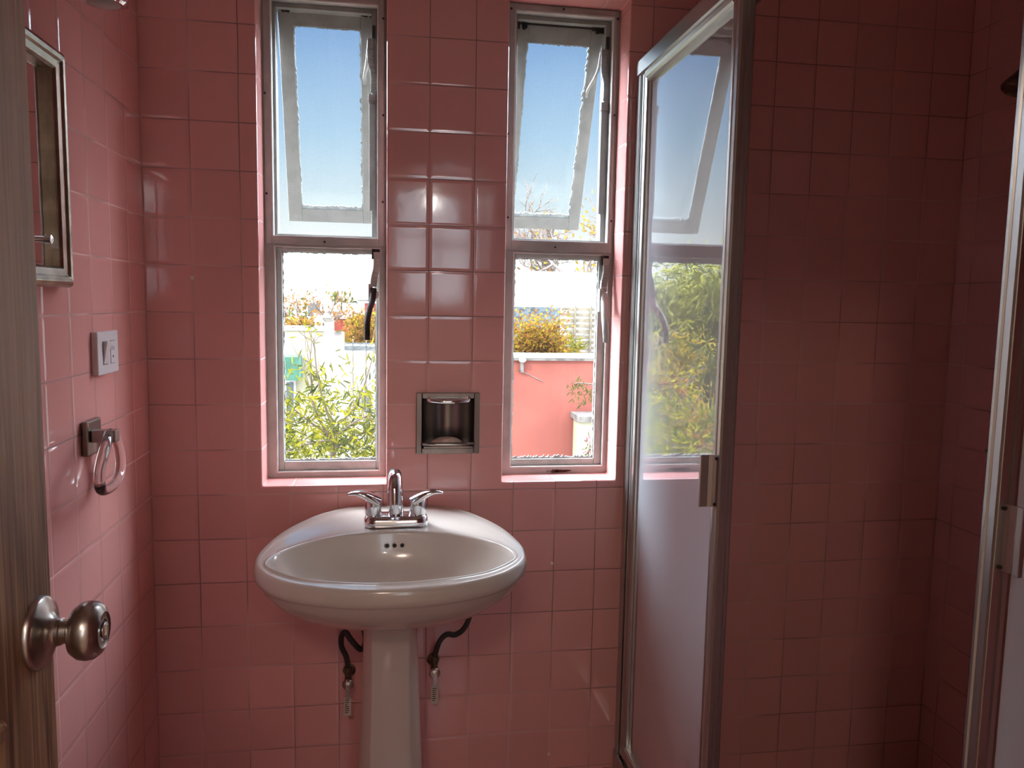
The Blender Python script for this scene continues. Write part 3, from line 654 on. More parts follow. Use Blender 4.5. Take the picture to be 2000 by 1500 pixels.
tr_ = empty('towel_ring', (.0045, -.385, 1.10)); tag(tr_, 'clear acrylic towel ring on a square chrome bracket, left pink wall', 'towel ring')
bm = new_bm(); box(bm, .0045, .018, -.412, -.345, 1.073, 1.139); obj('wall_bracket', bm, M['dull_chrome'], tr_, bevel=.003)
bm = new_bm(); box(bm, .018, .062, -.402, -.380, 1.098, 1.121); obj('bracket_arm', bm, M['dull_chrome'], tr_, bevel=.002)
bm = new_bm()
rp = spline([(.046, -.388, 1.113), (.054, -.430, 1.100), (.054, -.462, 1.065), (.054, -.468, 1.035), (.052, -.448, 1.019), (.050, -.40, 1.014), (.046, -.350, 1.019), (.044, -.326, 1.038), (.044, -.330, 1.070), (.044, -.350, 1.098)], 8, closed=True)
seg = 14; u_ = None; rings = []
for i, p in enumerate(rp):
    d = (rp[(i + 1) % len(rp)] - rp[i - 1]).normalized(); a_ = Vector((1, 0, 0)); a_ = (a_ - d * a_.dot(d)).normalized(); b_ = d.cross(a_)
    rings.append([p + a_ * .0095 * math.cos(2 * PI * k / seg) + b_ * .0100 * math.sin(2 * PI * k / seg) for k in range(seg)])
ring_loft(bm, rings + [rings[0]], cap0=False, cap1=False); bmesh.ops.remove_doubles(bm, verts=bm.verts, dist=1e-6)
obj('acrylic_ring', bm, M['acrylic'], tr_, smooth=True)

mc = empty('wall_mirror', (.0045, -.68, 1.38)); tag(mc, 'mirror in a pewter moulded frame on the left wall, partly behind the door', 'mirror')
my0, my1, mz0, mz1 = -.86, -.478, 1.383, 1.772
def frame_ring(ins, x): return [Vector((x, my1 - ins, mz0 + ins)), Vector((x, my1 - ins, mz1 - ins)), Vector((x, my0 + ins, mz1 - ins)), Vector((x, my0 + ins, mz0 + ins))]
bm = new_bm(); ring_loft(bm, [frame_ring(0, .0045), frame_ring(0, .022), frame_ring(.003, .028), frame_ring(.010, .032), frame_ring(.016, .031), frame_ring(.020, .027), frame_ring(.030, .025), frame_ring(.034, .020), frame_ring(.034, .0075)], cap0=False, cap1=False)
obj('mirror_frame', bm, M['pewter'], mc, bevel=.0008)
obj('mirror_glass', boxm(.0046, .0085, my0 + .033, my1 - .033, mz0 + .033, mz1 - .033), M['mirror'], mc)
bm = new_bm(); lathe(bm, [(.0045, 0), (.0045, .016), (.007, .017), (.007, .026), (.003, .028)], (.0085, -.575, 1.458), (1, 0, 0), 20); obj('mirror_knob', bm, M['chrome'], mc, smooth='auto')

wl = empty('wall_lamp', (.0045, -.5, 1.9)); tag(wl, 'small chrome spotlight on the left wall above the mirror, cut by the top edge', 'lamp')
bm = new_bm(); lathe(bm, [(.030, 0), (.0345, .004), (.0355, .012), (.034, .016), (.033, .06), (.024, .085), (.008, .092)], (.100, -.502, 1.848), (0, 0, 1), 36); obj('lamp_shade', bm, M['chrome'], wl, smooth='auto')
bm = new_bm(); lathe(bm, [(.001, -.003), (.018, -.002), (.029, .001), (.029, .004)], (.100, -.502, 1.848), (0, 0, 1), 32); obj('lamp_lens', bm, M['lens'], wl, smooth='auto')
bm = new_bm(); tube(bm, [(.0045, -.502, 1.92), (.06, -.502, 1.925), (.08, -.502, 1.91)], .008, 12); lathe(bm, [(.03, 0), (.03, .008), (.01, .012)], (.0045, -.502, 1.92), (1, 0, 0), 24); obj('lamp_arm', bm, M['chrome'], wl, smooth='auto')

# anchor holes and plugs left in the tiles
for i, (x, z, r, lab) in enumerate(((.109, 1.416, .0045, 'small round wall plug in the grout left of the left window'), (.986, .696, .004, 'small white wall plug below the right window'), (.990, .168, .004, 'lowest small white wall plug, near the floor below the right window'))):
    bm = new_bm(); lathe(bm, [(r, 0), (r, .0016), (r * .55, .002), (r * .45, .0005)], (x, 0, z), (0, -1, 0), 16); tag(obj('wall_plug', bm, M['plug'], smooth='auto'), lab, 'wall plug', None)

# ------------------------------------------------------------------ door
dr = empty('door_1', (.23, -1.92, 0)); tag(dr, kind='structure')
bm = new_bm(); dx0, dx1, dy0, dy1 = .212, .25, -1.925, -1.156
PN = [(-1.80, -1.262, 1.10, 1.86), (-1.80, -1.262, .22, 1.016)]
grid_wall(bm, sorted({dy0, dy1, -1.80, -1.262}), sorted({.012, 2.03, 1.10, 1.86, .22, 1.016}), [(p[0], p[1], p[2], p[3]) for p in PN[1:]], lambda u, v, d: (d, u, v), dx0, dx1)
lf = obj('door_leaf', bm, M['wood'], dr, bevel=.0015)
for p in PN[1:]:
    def dring(ins, x): return [Vector((x, p[0] + ins, p[2] + ins)), Vector((x, p[1] - ins, p[2] + ins)), Vector((x, p[1] - ins, p[3] - ins)), Vector((x, p[0] + ins, p[3] - ins))]
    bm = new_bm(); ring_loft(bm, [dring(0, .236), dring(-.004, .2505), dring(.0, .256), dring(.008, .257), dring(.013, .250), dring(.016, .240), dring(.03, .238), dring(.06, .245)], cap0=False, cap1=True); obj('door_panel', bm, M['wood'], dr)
kx, ky, kz = .25, -1.186, 1.063
bm = new_bm(); lathe(bm, [(.0335, 0), (.0335, .003), (.031, .006), (.027, .0065), (.024, .009), (.019, .0095), (.014, .014), (.0125, .017)], (kx, ky, kz), (1, 0, 0), 48)
kn = obj('door_rosette', bm, M['nickel'], dr, smooth='auto', angle=.9)
bm = new_bm(); lathe(bm, [(.0125, .015), (.0125, .020), (.0110, .021), (.0108, .026), (.014, .028), (.0215, .031), (.0258, .037), (.0268, .043), (.0258, .049), (.022, .054), (.0165, .0565), (.0155, .0555), (.010, .056), (.0098, .0545), (.001, .0545)], (kx, ky, kz), (1, 0, 0), 48)
kb = obj('door_knob', bm, M['nickel'], kn, smooth='auto', angle=.9)
bm = new_bm(); lathe(bm, [(.0075, .0545), (.0075, .0575), (.003, .0580)], (kx, ky, kz), (1, 0, 0), 24); box(bm, kx + .057, kx + .0592, ky - .001, ky + .001, kz - .005, kz + .005); obj('lock_button', bm, M['chrome'], kb, smooth='auto')

# ------------------------------------------------------------------ shower enclosure
se = empty('shower_enclosure', (1.19, -.95, 0)); tag(se, 'fixed silver aluminium frame of the corner shower, with header rail and wall jambs', 'shower frame')
SX, SY = 1.168, -.953       # outer faces of the two header rails
def two_rails(name, prof, mat, z_up=True):
    """profile (depth, height) run along both sides of the corner, mitred at the corner"""
    bm = new_bm(); ring_loft(bm, [[Vector((SX + a, -.004, z)) for a, z in prof], [Vector((SX + a, SY + a, z)) for a, z in prof], [Vector((RX - .001, SY + a, z)) for a, z in prof]])
    return obj(name, bm, mat, se)
two_rails('header_rail', [(0, 1.934), (0, 1.966), (.004, 1.972), (.064, 1.972), (.068, 1.968), (.068, 1.928), (.060, 1.928), (.060, 1.945), (.008, 1.945), (.008, 1.930)], M['aluminium'])
two_rails('floor_track', [(0, .12), (0, .172), (.004, .172), (.004, .15), (.034, .15), (.034, .168), (.038, .168), (.038, .15), (.064, .15), (.064, .172), (.068, .172), (.068, .12)], M['aluminium'])
jp = ((.004, .0), (.004, .030), (.008, .030), (.008, .006), (.060, .006), (.060, .030), (.064, .030), (.064, 0))
bm = new_bm(); ring_loft(bm, [[Vector((SX + a, -b_, z)) for a, b_ in jp] for z in (.16, 1.935)]); obj('wall_jamb', bm, M['aluminium'], se)
bm = new_bm(); ring_loft(bm, [[Vector((RX - b_, SY + a, z)) for a, b_ in jp] for z in (.16, 1.935)]); obj('wall_jamb', bm, M['aluminium'], se)
cu = empty('shower_curb', (1.2, -.95, 0)); tag(cu, 'pink tiled curb carrying the corner shower frame', 'curb')
bm = new_bm(); ring_loft(bm, [[Vector((1.14 + a, -.001, z)) for a, z in ((0, .001), (0, .119), (.12, .119), (.12, .001))], [Vector((1.14 + a, -.98 + a, z)) for a, z in ((0, .001), (0, .119), (.12, .119), (.12, .001))], [Vector((RX - .001, -.98 + a, z)) for a, z in ((0, .001), (0, .119), (.12, .119), (.12, .001))]])
obj('curb_body', bm, M['tile_left'], cu)
def shower_panel(put, L, label):
    """sliding leaf. put(w, u, z): w = depth from the room-side face, u = distance from the leading edge"""
    th = .029; z0, z1 = .178, 1.944
    e = empty('shower_door', put(0, L / 2, z0)); tag(e, label, 'shower door')
    sec = [(.001, .002), (0, .003), (0, .014), (.003, .0155), (.003, .018), (-.0005, .020), (-.0015, .026), (.001, .033), (.006, .0355), (.012, .0355), (.012, .026), (.018, .026), (.018, .0355), (th, .033), (th, .002), (.027, 0), (.022, 0), (.020, .003), (.0135, .003), (.0115, 0), (.004, 0)]
    for fl in (False, True):
        bm = new_bm(); ring_loft(bm, [[put(a, (L - b_) if fl else b_, z) for a, b_ in sec] for z in (z0, z1)]); obj('stile', bm, M['aluminium'], e)
    rsec = [(.001, 0), (0, .008), (-.003, .012), (-.005, .019), (-.003, .026), (.002, .031), (-.001, .0335), (.004, .036), (.024, .036), (.026, .028), (th, .0)]
    for nm, zz, sg in (('top_rail', z1, -1), ('bottom_rail', z0, 1)):
        bm = new_bm(); ring_loft(bm, [[put(a, u, zz + sg * b_) for a, b_ in rsec] for u in (.030, L - .030)]); obj(nm, bm, M['aluminium'], e)
    p, q = put(.0125, .030, z0 + .034), put(.0165, L - .030, z1 - .034)
    obj('glass_sheet', boxm(min(p.x, q.x), max(p.x, q.x), min(p.y, q.y), max(p.y, q.y), p.z, q.z), M['shower_glass'], e)
    hs = [(.002, .012), (-.006, .0165), (-.013, .019), (-.028, .019), (-.030, .014), (-.0315, .0145), (-.0305, .022), (-.012, .022), (-.004, .0195), (.002, .018)]
    bm = new_bm(); ring_loft(bm, [[put(a, b_, z) for a, b_ in hs] for z in (.992, 1.092)]); h_ = obj('pull_handle', bm, M['alu_dark'], e)
    for zz in (.998, 1.086):
        bm = new_bm(); o_ = put(-.001, .011, zz); lathe(bm, [(.003, 0), (.003, .002), (.001, .003)], o_, put(-1, 0, 0) - put(0, 0, 0), 12); obj('handle_screw', bm, M['rust'], h_)
    return e
P1 = shower_panel(lambda w, u, z: Vector((1.176 + w, -.577 + u, z)), .543, 'milky sliding shower door standing against the window wall')
P2 = shower_panel(lambda w, u, z: Vector((1.4404 + u, -.945 + w, z)), .618, 'sliding shower door cut off by the right edge of the photo')

# shower fittings on the right wall
shh = empty('wall_shower', (RX, -.35, 1.9)); tag(shh, 'dark bell-shaped shower head on the right shower wall at the picture edge', 'shower head')
hc = at(2006, 128, -.36); d_ = Vector((-.42, .05, -1)).normalized()
bm = new_bm(); lathe(bm, [(.008, -.01), (.010, .005), (.018, .025), (.029, .048), (.031, .056), (.027, .060), (.024, .055), (.001, .054)], hc, d_, 32); obj('bell', bm, M['brass'], shh, smooth='auto')
bm = new_bm(); tube(bm, spline([hc + d_ * -.005, hc + Vector((.03, 0, .03)), hc + Vector((.08, 0, .045)), (RX, hc.y, hc.z + .05)], 6), .009, 12); lathe(bm, [(.026, 0), (.026, .004), (.012, .010)], (RX, hc.y, hc.z + .05), (-1, 0, 0), 24); obj('shower_arm', bm, M['nickel'], shh, smooth='auto')
tp = empty('shower_tap', (RX, -.27, 1.0)); tag(tp, 'small dark lever tap on the right shower wall, half hidden by the near door', 'tap')
tc = at(1940, 890, -.25)
bm = new_bm(); lathe(bm, [(.03, 0), (.03, .004), (.012, .010), (.012, RX - tc.x), (.010, RX - tc.x + .01)], (RX, -.25, tc.z + .004), (-1, 0, 0), 24); obj('tap_body', bm, M['nickel'], tp, smooth='auto')
bm = new_bm(); rings = []
for i in range(9):
    f = i / 8; w_ = .011 * math.sin(PI * min(1, .15 + f * .85)) + .002
    rings.append([Vector((RX - .02 - .002 * f, -.25 + .062 * (1 - f), tc.z)) + Vector((w_ * math.cos(t), 0, .0045 * math.sin(t))) for t in [2 * PI * k / 14 for k in range(14)]])
ring_loft(bm, rings); obj('tap_lever', bm, M['brass'], tp, smooth=True)

# ------------------------------------------------------------------ OUTSIDE
GZ = -3.0
tag(obj('ground', boxm(-80, 80, WT + .01, 200, GZ - .2, GZ), M['ground']), kind='structure')
def raw(name, verts, faces, mat, parent=None):
    me = bpy.data.meshes.new(name); me.from_pydata([tuple(v) for v in verts], [], faces); me.materials.append(mat)
    o = bpy.data.objects.new(name, me); COL.objects.link(o)
    if parent is not None: o.parent = parent; o.matrix_parent_inverse = Matrix.Translation(-parent.location)
    return o
def rv(s=1.0): return Vector((random.gauss(0, s), random.gauss(0, s), random.gauss(0, s)))
class Leaves:
    def __init__(s): s.v = []; s.f = []
    def leaf(s, p, d, L, W):
        d = d.normalized(); side = d.cross(rv()).normalized(); up = side.cross(d)
        b = len(s.v); bend = up * (-.12 * L)
        s.v += [p, p + d * L * .35 + side * W * .5, p + d * L * .75 + side * W * .35 + bend * .6, p + d * L + bend * 1.6, p + d * L * .75 - side * W * .35 + bend * .6, p + d * L * .35 - side * W * .5]
        s.f.append((b, b + 1, b + 2, b + 3, b + 4, b + 5))
def branchy(bm, p, d, L, r, depth, tips, spread=.55, kids=3, up=.25, shrink=.68, nseg=4):
    pts = [p.copy()]; q = p.copy(); dd = d.normalized()
    for i in range(nseg):
        dd = (dd + rv(.13) + Vector((0, 0, up * .12))).normalized(); q = q + dd * (L / nseg); pts.append(q.copy())
    tube(bm, pts, [r * (1 - .45 * i / nseg) for i in range(nseg + 1)], 5 if depth > 1 else 4, caps=False)
    tips.append((pts[-1], dd, depth))
    if depth <= 0: return
    for k in range(kids):
        i = random.randint(1, nseg) if k else nseg
        nd = (dd + rv(spread) + Vector((0, 0, up))).normalized()
        branchy(bm, pts[i], nd, L * shrink * random.uniform(.75, 1.15), r * .63, depth - 1, tips, spread, kids, up, shrink, nseg)

def tree(name, base, height, label, cat, leaf, nleaf, L, W, depth=4, spread=.5, bark='twig', kids=3, up=.3, r=None, lean=(0, 0, 1), hang=0, cl=.12, group=None, first=.42):
    e = empty(name, base); tag(e, label, cat, group)
    bm = new_bm(); tips = []
    branchy(bm, Vector(base), Vector(lean), height * first, r or height * .022, depth, tips, spread, kids, up)
    zt = max(t[0].z for t in tips); k = height / (zt - base[2]); o3 = Vector(base)
    for v in bm.verts: v.co = o3 + (v.co - o3) * k
    tips = [(o3 + (t[0] - o3) * k, t[1], t[2]) for t in tips]
    obj('branches', bm, M[bark], e)
    if nleaf:
        lv = Leaves(); tt = [t for t in tips if t[2] <= 2] or tips
        for i in range(nleaf):
            p, d, _ = random.choice(tt); lv.leaf(p + rv(cl), (d + rv(.7) + Vector((0, 0, -hang))), L * random.uniform(.7, 1.2), W)
        raw('foliage', lv.v, lv.f, M[leaf], e)
    return e
def bush(name, centre, rad, label, cat, leaf, nleaf, L, W, hang=0.0, group=None, hollow=.35, leaf2=None):
    base = Vector((centre[0], centre[1], GZ)); e = empty(name, base); tag(e, label, cat, group)
    lv = Leaves(); l2 = Leaves(); c = Vector(centre)
    lobes = [Vector((random.uniform(-.5, .5) * rad[0], random.uniform(-.5, .5) * rad[1], random.uniform(-.45, .5) * rad[2])) for _ in range(12)]
    for i in range(nleaf):
        d = rv().normalized(); rr = random.uniform(hollow, 1) * .6; lo = random.choice(lobes)
        p = c + lo + Vector((d.x * rad[0] * rr, d.y * rad[1] * rr, d.z * rad[2] * rr))
        (l2 if leaf2 and random.random() < .45 else lv).leaf(p, d + rv(.6) + Vector((0, 0, -hang)), L * random.uniform(.7, 1.25), W)
    raw('foliage', lv.v, lv.f, M[leaf], e)
    if l2.v: raw('foliage', l2.v, l2.f, M[leaf2], e)
    bm = new_bm()
    low = c - Vector((0, 0, rad[2]))
    for k in range(7):
        q = c + lobes[k]; off = Vector((lobes[k].x * .15, lobes[k].y * .15, 0)); tube(bm, [base + off, low + off, (low + q) / 2 + rv(.03), q], [.02 * rad[2] + .006, .02 * rad[2] + .004, .012 * rad[2] + .003, .003], 6)
    obj('stems', bm, M['bark'], e); return e
def block(name, x0, x1, y0, y1, z0, z1, mat, parent=None): return obj(name, boxm(x0, x1, y0, y1, z0, z1), M[mat], parent)
def house(px0, px1, py, Y, depth, label, mat, roof=None, wins=(), name='house', z0=GZ, mirror=False, roofh=.5, parapet=True):
    f = atm if mirror else at
    a, b = f(px0, py, Y), f(px1, py, Y); x0, x1 = min(a.x, b.x), max(a.x, b.x); zt = a.z
    e = empty(name, ((x0 + x1) / 2, Y + depth / 2, z0)); tag(e, label, 'building')
    block('walls', x0, x1, Y, Y + depth, z0, zt, mat, e)
    if roof:
        bm = new_bm(); o_ = .12 * (x1 - x0)
        v = [(x0 - o_, Y - o_, zt), (x1 + o_, Y - o_, zt), (x1 + o_, Y + depth + o_, zt), (x0 - o_, Y + depth + o_, zt)]
        top = [((x0 + x1) / 2 - .1 * (x1 - x0), Y + depth / 2, zt + roofh), ((x0 + x1) / 2 + .1 * (x1 - x0), Y + depth / 2, zt + roofh)]
        V = [bm.verts.new(p) for p in v + top]
        for q in ((0, 1, 5, 4), (1, 2, 5), (2, 3, 4, 5), (3, 0, 4), (3, 2, 1, 0)): bm.faces.new([V[i] for i in q])
        obj('roof', bm, M[roof], e)
    elif parapet:
        block('parapet', x0 - .04, x1 + .04, Y - .04, Y + .12, zt, zt + .08, 'white_wall' if mat != 'white_wall' else 'concrete', e)
    for (u0, u1, v0, v1) in wins:
        wx0, wx1 = x0 + (x1 - x0) * u0, x0 + (x1 - x0) * u1; wz0, wz1 = zt - v1, zt - v0
        wf = block('window_frame', wx0 - .04, wx1 + .04, Y - .03, Y + .01, wz0 - .04, wz1 + .04, 'white_wall', e)
        block('pane', wx0, wx1, Y - .045, Y - .03, wz0, wz1, 'dark_window', wf)
    return e
# --- seen through the left window
house(540, 632, 645, 12.0, 1.4, 'cream neighbouring building with flat roof behind the bush, left window view', 'cream_wall', wins=[(.2, .35, .9, 1.6)])
ga, gb = at(552, 696, 11.6), at(586, 742, 11.6)
tag(block('green_awning', ga.x, gb.x, 11.5, 11.95, gb.z, ga.z, 'green_sheet'), 'green sheet awning against the cream building wall', 'awning')
house(633, 647, 628, 14.0, .8, 'narrow white chimney block beside the cream building', 'white_wall', name='chimney')
house(648, 664, 654, 15.4, 1.6, 'white terrace block right of the narrow chimney block', 'white_wall')
house(664, 740, 682, 18.0, 2.4, 'long low white house behind the bush at the right of the left window', 'white_wall', wins=[(.55, .8, 1.1, 1.6)])
house(646, 678, 622, 27, 4, 'red house with pale windows in the town', 'red_paint', wins=[(.1, .3, .9, 2.0), (.55, .9, .9, 1.8)])
house(590, 622, 624, 32, 3, 'terracotta house behind the cream roof', 'red_paint', wins=[(.2, .4, .4, 1.0)])
house(612, 668, 611, 37, 4, 'white town house with dark flat roof line', 'white_wall', wins=[(.1, .3, .6, 1.6), (.6, .8, .6, 1.6)])
house(598, 628, 582, 46, 8, 'white upper house with red tiled roof on the skyline', 'white_wall', roof='roof_tile', wins=[(.1, .9, .3, 1.1)], roofh=.6)
house(640, 655, 590, 56, 6, 'small white house on the skyline left of the cubes', 'white_wall')
house(668, 700, 592, 60, 8, 'pair-topped white cube house on the skyline', 'white_wall', wins=[(.2, .4, 1, 2)])
house(700, 722, 588, 46, 6, 'white cube house on the skyline near the window handle', 'white_wall')
house(712, 740, 592, 34, 4, 'red-walled house at the right side of the left window view', 'red_paint')
def lantern(px0, px1, py0, py1, Y, label):
    a, b = at(px0, py1, Y), at(px1, py0, Y); cx = (a.x + b.x) / 2; w = (b.x - a.x) / 2; h = b.z - a.z
    e = empty('roof_turret', (cx, Y, a.z)); tag(e, label, 'turret', 'white roof turrets in the town')
    bm = new_bm()
    for sx in (-1, 1):
        for sy in (-1, 1): box(bm, cx + sx * w * .6 - w * .12, cx + sx * w * .6 + w * .12, Y + sy * w * .6 - w * .12, Y + sy * w * .6 + w * .12, a.z, a.z + h * .45)
    box(bm, cx - w * .8, cx + w * .8, Y - w * .8, Y + w * .8, a.z - h * .1, a.z); obj('posts', bm, M['cream_wall'], e)
    bm = new_bm(); V = [bm.verts.new(p) for p in ((cx - w, Y - w, a.z + h * .45), (cx + w, Y - w, a.z + h * .45), (cx + w, Y + w, a.z + h * .45), (cx - w, Y + w, a.z + h * .45), (cx, Y, a.z + h))]
    for q in ((0, 1, 4), (1, 2, 4), (2, 3, 4), (3, 0, 4), (3, 2, 1, 0)): bm.faces.new([V[i] for i in q])
    obj('roof', bm, M['white_wall'], e)
lantern(613, 632, 613, 640, 12.8, 'white pointed roof turret at the left, over the cream building')
lantern(628, 646, 609, 628, 14.4, 'smaller white pointed roof turret on top of the chimney block')
# fence with pale rails
fa0, fa1 = at(662, 668, 17.6), at(745, 672, 17.6)
fe = empty('terrace_fence', (fa0.x, 17.6, GZ)); tag(fe, 'grey slatted terrace railing above the low white house', 'fence')
bm = new_bm()
for k in range(5): box(bm, fa0.x, fa1.x, 17.58, 17.6, fa0.z - .035 - k * .04, fa0.z - .012 - k * .04)
obj('rails', bm, M['grey_mesh'], fe)
for k in range(4):
    xx = fa0.x + (fa1.x - fa0.x) * k / 3.2; block('post', xx, xx + .03, 17.6, 17.63, GZ, fa0.z + .05, 'slat', fe)
c = at(574, 545, 23); tree('bare_tree', (c.x, 23, GZ), c.z - GZ, 'bare brownish tree above the roofs at the left of the left window', 'tree', 'leaf_amber', 1500, .10, .05, depth=5, spread=.55, cl=.12)
c = at(728, 510, 24); tree('bare_tree', (c.x + .4, 24, GZ), c.z - GZ, 'sparse tree with few leaves near the handle of the left window', 'tree', 'leaf_yellow', 350, .12, .06, depth=5, spread=.6, cl=.1)
c = at(662, 590, 75); bush('tree_clump', (c.x, 75, c.z - 2.5), (3.4, 3, 3.4), 'hazy green clump of trees on the skyline of the left window', 'trees', 'leaf_green', 2600, .6, .3)
c = at(700, 650, 21.6); bush('amber_bush', (c.x, 21.6, c.z - .3), (.9, .5, 1.0), 'amber and yellow bush above the low white house', 'bush', 'leaf_amber', 2200, .12, .06, leaf2='leaf_gold')
c = at(596, 632, 18); bush('yellow_hedge', (c.x, 18, c.z - .35), (.62, .4, .5), 'yellow green hedge behind the cream roof edge', 'hedge', 'leaf_gold', 1300, .10, .05, leaf2='leaf_amber')
c = at(712, 622, 25); bush('yellow_hedge', (c.x, 25, c.z - .3), (.6, .5, .6), 'pale yellow shrubs between the white town houses at right of the left window', 'hedge', 'leaf_gold', 1200, .16, .09, leaf2='leaf_green')
c = at(560, 625, 25.5); bush('russet_shrubs', (c.x, 25.5, c.z - .7), (1.5, .8, 1.3), 'russet shrubs under the bare tree at left of the left window', 'bush', 'leaf_amber', 1800, .14, .07, leaf2='leaf_green')
# near willow-leaved bush below the left window
nb = empty('willow_leaved_bush', (.30, 3.0, GZ)); tag(nb, 'leafy yellow green bush with narrow leaves just outside the left window', 'bush')
bm = new_bm(); tips = []
root = at(650, 905, 3.0); root = Vector((root.x, 3.0, root.z - .35))
main = [[(650, 840), (628, 770), (618, 720), (613, 660)], [(655, 836), (690, 800), (712, 750), (730, 690)], [(630, 830), (612, 790), (608, 740), (606, 690)], [(640, 860), (590, 870), (560, 880)], [(660, 870), (700, 850), (735, 835)], [(640, 850), (600, 820), (565, 790), (548, 760)], [(665, 845), (700, 820), (745, 800)]]
tube(bm, [(root.x + .02, 3.0, GZ), root, at(650, 850, 3.0)], [.035, .022, .014], 8)
for br in main:
    Y_ = 2.9 + random.uniform(-.25, .25); pts = [at(650, 870, 3.0)] + [at(a, b, Y_) for a, b in br]; pts = spline(pts, 5)
    tube(bm, pts, [.011 - .008 * i / len(pts) for i in range(len(pts))], 6)
    for i in range(4, len(pts)): tips.append((pts[i], (pts[i] - pts[i - 1]).normalized(), 0))
    for k in range(7):
        i = random.randint(5, len(pts) - 1); branchy(bm, pts[i], (pts[i] - pts[i - 1]).normalized() + rv(.5), .16, .003, 1, tips, .5, 2, .1)
obj('branches', bm, M['bark'], nb)
lv = Leaves(); l2 = Leaves()
for i in range(950):
    p, d, _ = random.choice(tips)
    if p.z > at(650, 712, 3).z and random.random() < .85: continue
    (l2 if random.random() < .35 else lv).leaf(p + rv(.045), d + rv(.8) + Vector((0, 0, -.35)), random.uniform(.05, .085), .013)
for i in range(2700):
    p = at(random.uniform(520, 770), random.uniform(760, 985) if i % 3 else random.uniform(840, 990), random.uniform(2.6, 3.5)); k_ = (p.z - at(650, 770, 3).z)
    if random.random() < .3 and k_ > -.25: continue
    (l2 if random.random() < .35 else lv).leaf(p, rv(.8) + Vector((0, 0, .0)), random.uniform(.05, .085), .013)
raw('foliage', lv.v, lv.f, M['leaf_yellow'], nb); raw('foliage', l2.v, l2.f, M['leaf_green'], nb)
# --- seen through the right window
YC = 7.0
a, b = at(940, 692, YC), at(1250, 692, YC)
cw = empty('coral_wall', ((a.x + b.x) / 2, YC, GZ)); tag(cw, 'coral red garden wall with concrete coping outside the right window', 'wall')
block('wall_body', a.x, b.x, YC, YC + .18, GZ, at(1080, 704, YC).z, 'coral', cw)
block('coping', a.x - .02, b.x, YC - .04, YC + .22, at(1080, 704, YC).z, at(1080, 699, YC).z, 'concrete', cw)
block('coping_cap', a.x - .02, b.x, YC - .05, YC + .23, at(1080, 699, YC).z, at(1080, 692, YC).z, 'white_wall', cw)
c = at(1018, 702, YC); le = empty('garden_lamp', (c.x, YC - .05, c.z)); tag(le, 'small white lamp with conduit at the top left of the coral wall', 'lamp')
bm = new_bm(); lathe(bm, [(.01, -.03), (.035, -.02), (.045, .0), (.03, .03), (.005, .035)], (c.x, YC - .09, c.z), (0, 0, 1), 16); obj('lamp_globe', bm, M['white_wall'], le, smooth='auto')
bm = new_bm(); box(bm, c.x - .015, c.x + .02, YC - .06, YC - .001, c.z - .15, c.z - .02); obj('conduit', bm, M['concrete'], le)
bm = new_bm(); q0, q1 = at(1012, 722, YC), at(1060, 745, YC); tube(bm, [Vector((q0.x, YC - .01, q0.z)), Vector((q1.x, YC - .01, q1.z))], .005, 6); obj('cable', bm, M['concrete'], le)
# white upper building behind
a, b = at(930, 527, 12.5), at(1230, 527, 12.5)
ub = empty('white_building', ((a.x + b.x) / 2, 13, GZ)); tag(ub, 'broad blank white building behind the coral wall, right window view', 'building')
block('walls', a.x, b.x, 12.5, 16.5, GZ, a.z, 'white_wall', ub); block('parapet', a.x, b.x, 12.42, 12.6, a.z - .05, a.z + .0, 'white_wall', ub)
a, b = at(960, 598, 9.5), at(1096, 690, 9.5)
tag(block('shade_cloth', a.x, b.x, 9.5, 9.53, GZ, a.z, 'grey_mesh'), 'grey shade cloth screen behind the golden bush', 'screen')
a, b = at(1097, 598, 9.2), at(1260, 690, 9.2)
sfn = empty('slatted_fence', ((a.x + b.x) / 2, 9.2, GZ)); tag(sfn, 'bleached horizontal slatted fence above the coral wall', 'fence')
n = 9
for k in range(n):
    z_ = a.z - .02 - k * (a.z - b.z) / 8.4; block('slat', a.x, b.x, 9.2, 9.225, z_ - .042, z_, 'slat', sfn)
block('backing', a.x, b.x, 9.24, 9.26, GZ, a.z, 'slat_white', sfn)
for px_ in (1124, 1155, 1190): q = at(px_, 600, 9.18); block('post', q.x - .015, q.x + .015, 9.17, 9.2, b.z - .5, a.z + .01, 'slat', sfn)
c = at(1040, 662, 8.3); bush('golden_bush', (c.x, 8.2, c.z - .12), (.60, .3, .56), 'golden yellow bush standing behind the coral wall', 'bush', 'leaf_gold', 5200, .045, .028, leaf2='leaf_amber', hollow=.2)
c = at(1132, 668, 8.4); bush('spiky_plant', (c.x, 8.9, c.z - .1), (.14, .12, .16), 'small spiky yellow green plant before the slatted fence', 'plant', 'leaf_yellow', 110, .16, .02)
c = at(1080, 352, 22); tree('bare_tree', (c.x, 22, GZ), c.z - GZ, 'tall bare winter tree rising behind the white building', 'tree', 'leaf_amber', 700, .12, .06, depth=6, spread=.62, cl=.1, up=.28, kids=4)
c = at(1158, 385, 19); tree('bare_tree', (c.x + .1, 19, GZ), c.z - GZ, 'bare tree with yellow leaves at the right of the right window', 'tree', 'leaf_gold', 600, .13, .07, depth=5, spread=.6, cl=.12)
c = at(1150, 850, 6.6); pl = empty('garden_pillar', (c.x, 6.6, GZ)); tag(pl, 'cream pillar with grey cap in front of the coral wall', 'pillar')
a, b = at(1134, 824, 6.6), at(1190, 824, 6.6); block('shaft', a.x, b.x, 6.6, 6.95, GZ, a.z, 'cream_wall', pl); block('cap', a.x - .03, b.x, 6.56, 6.99, a.z, at(1134, 813, 6.6).z, 'concrete', pl)
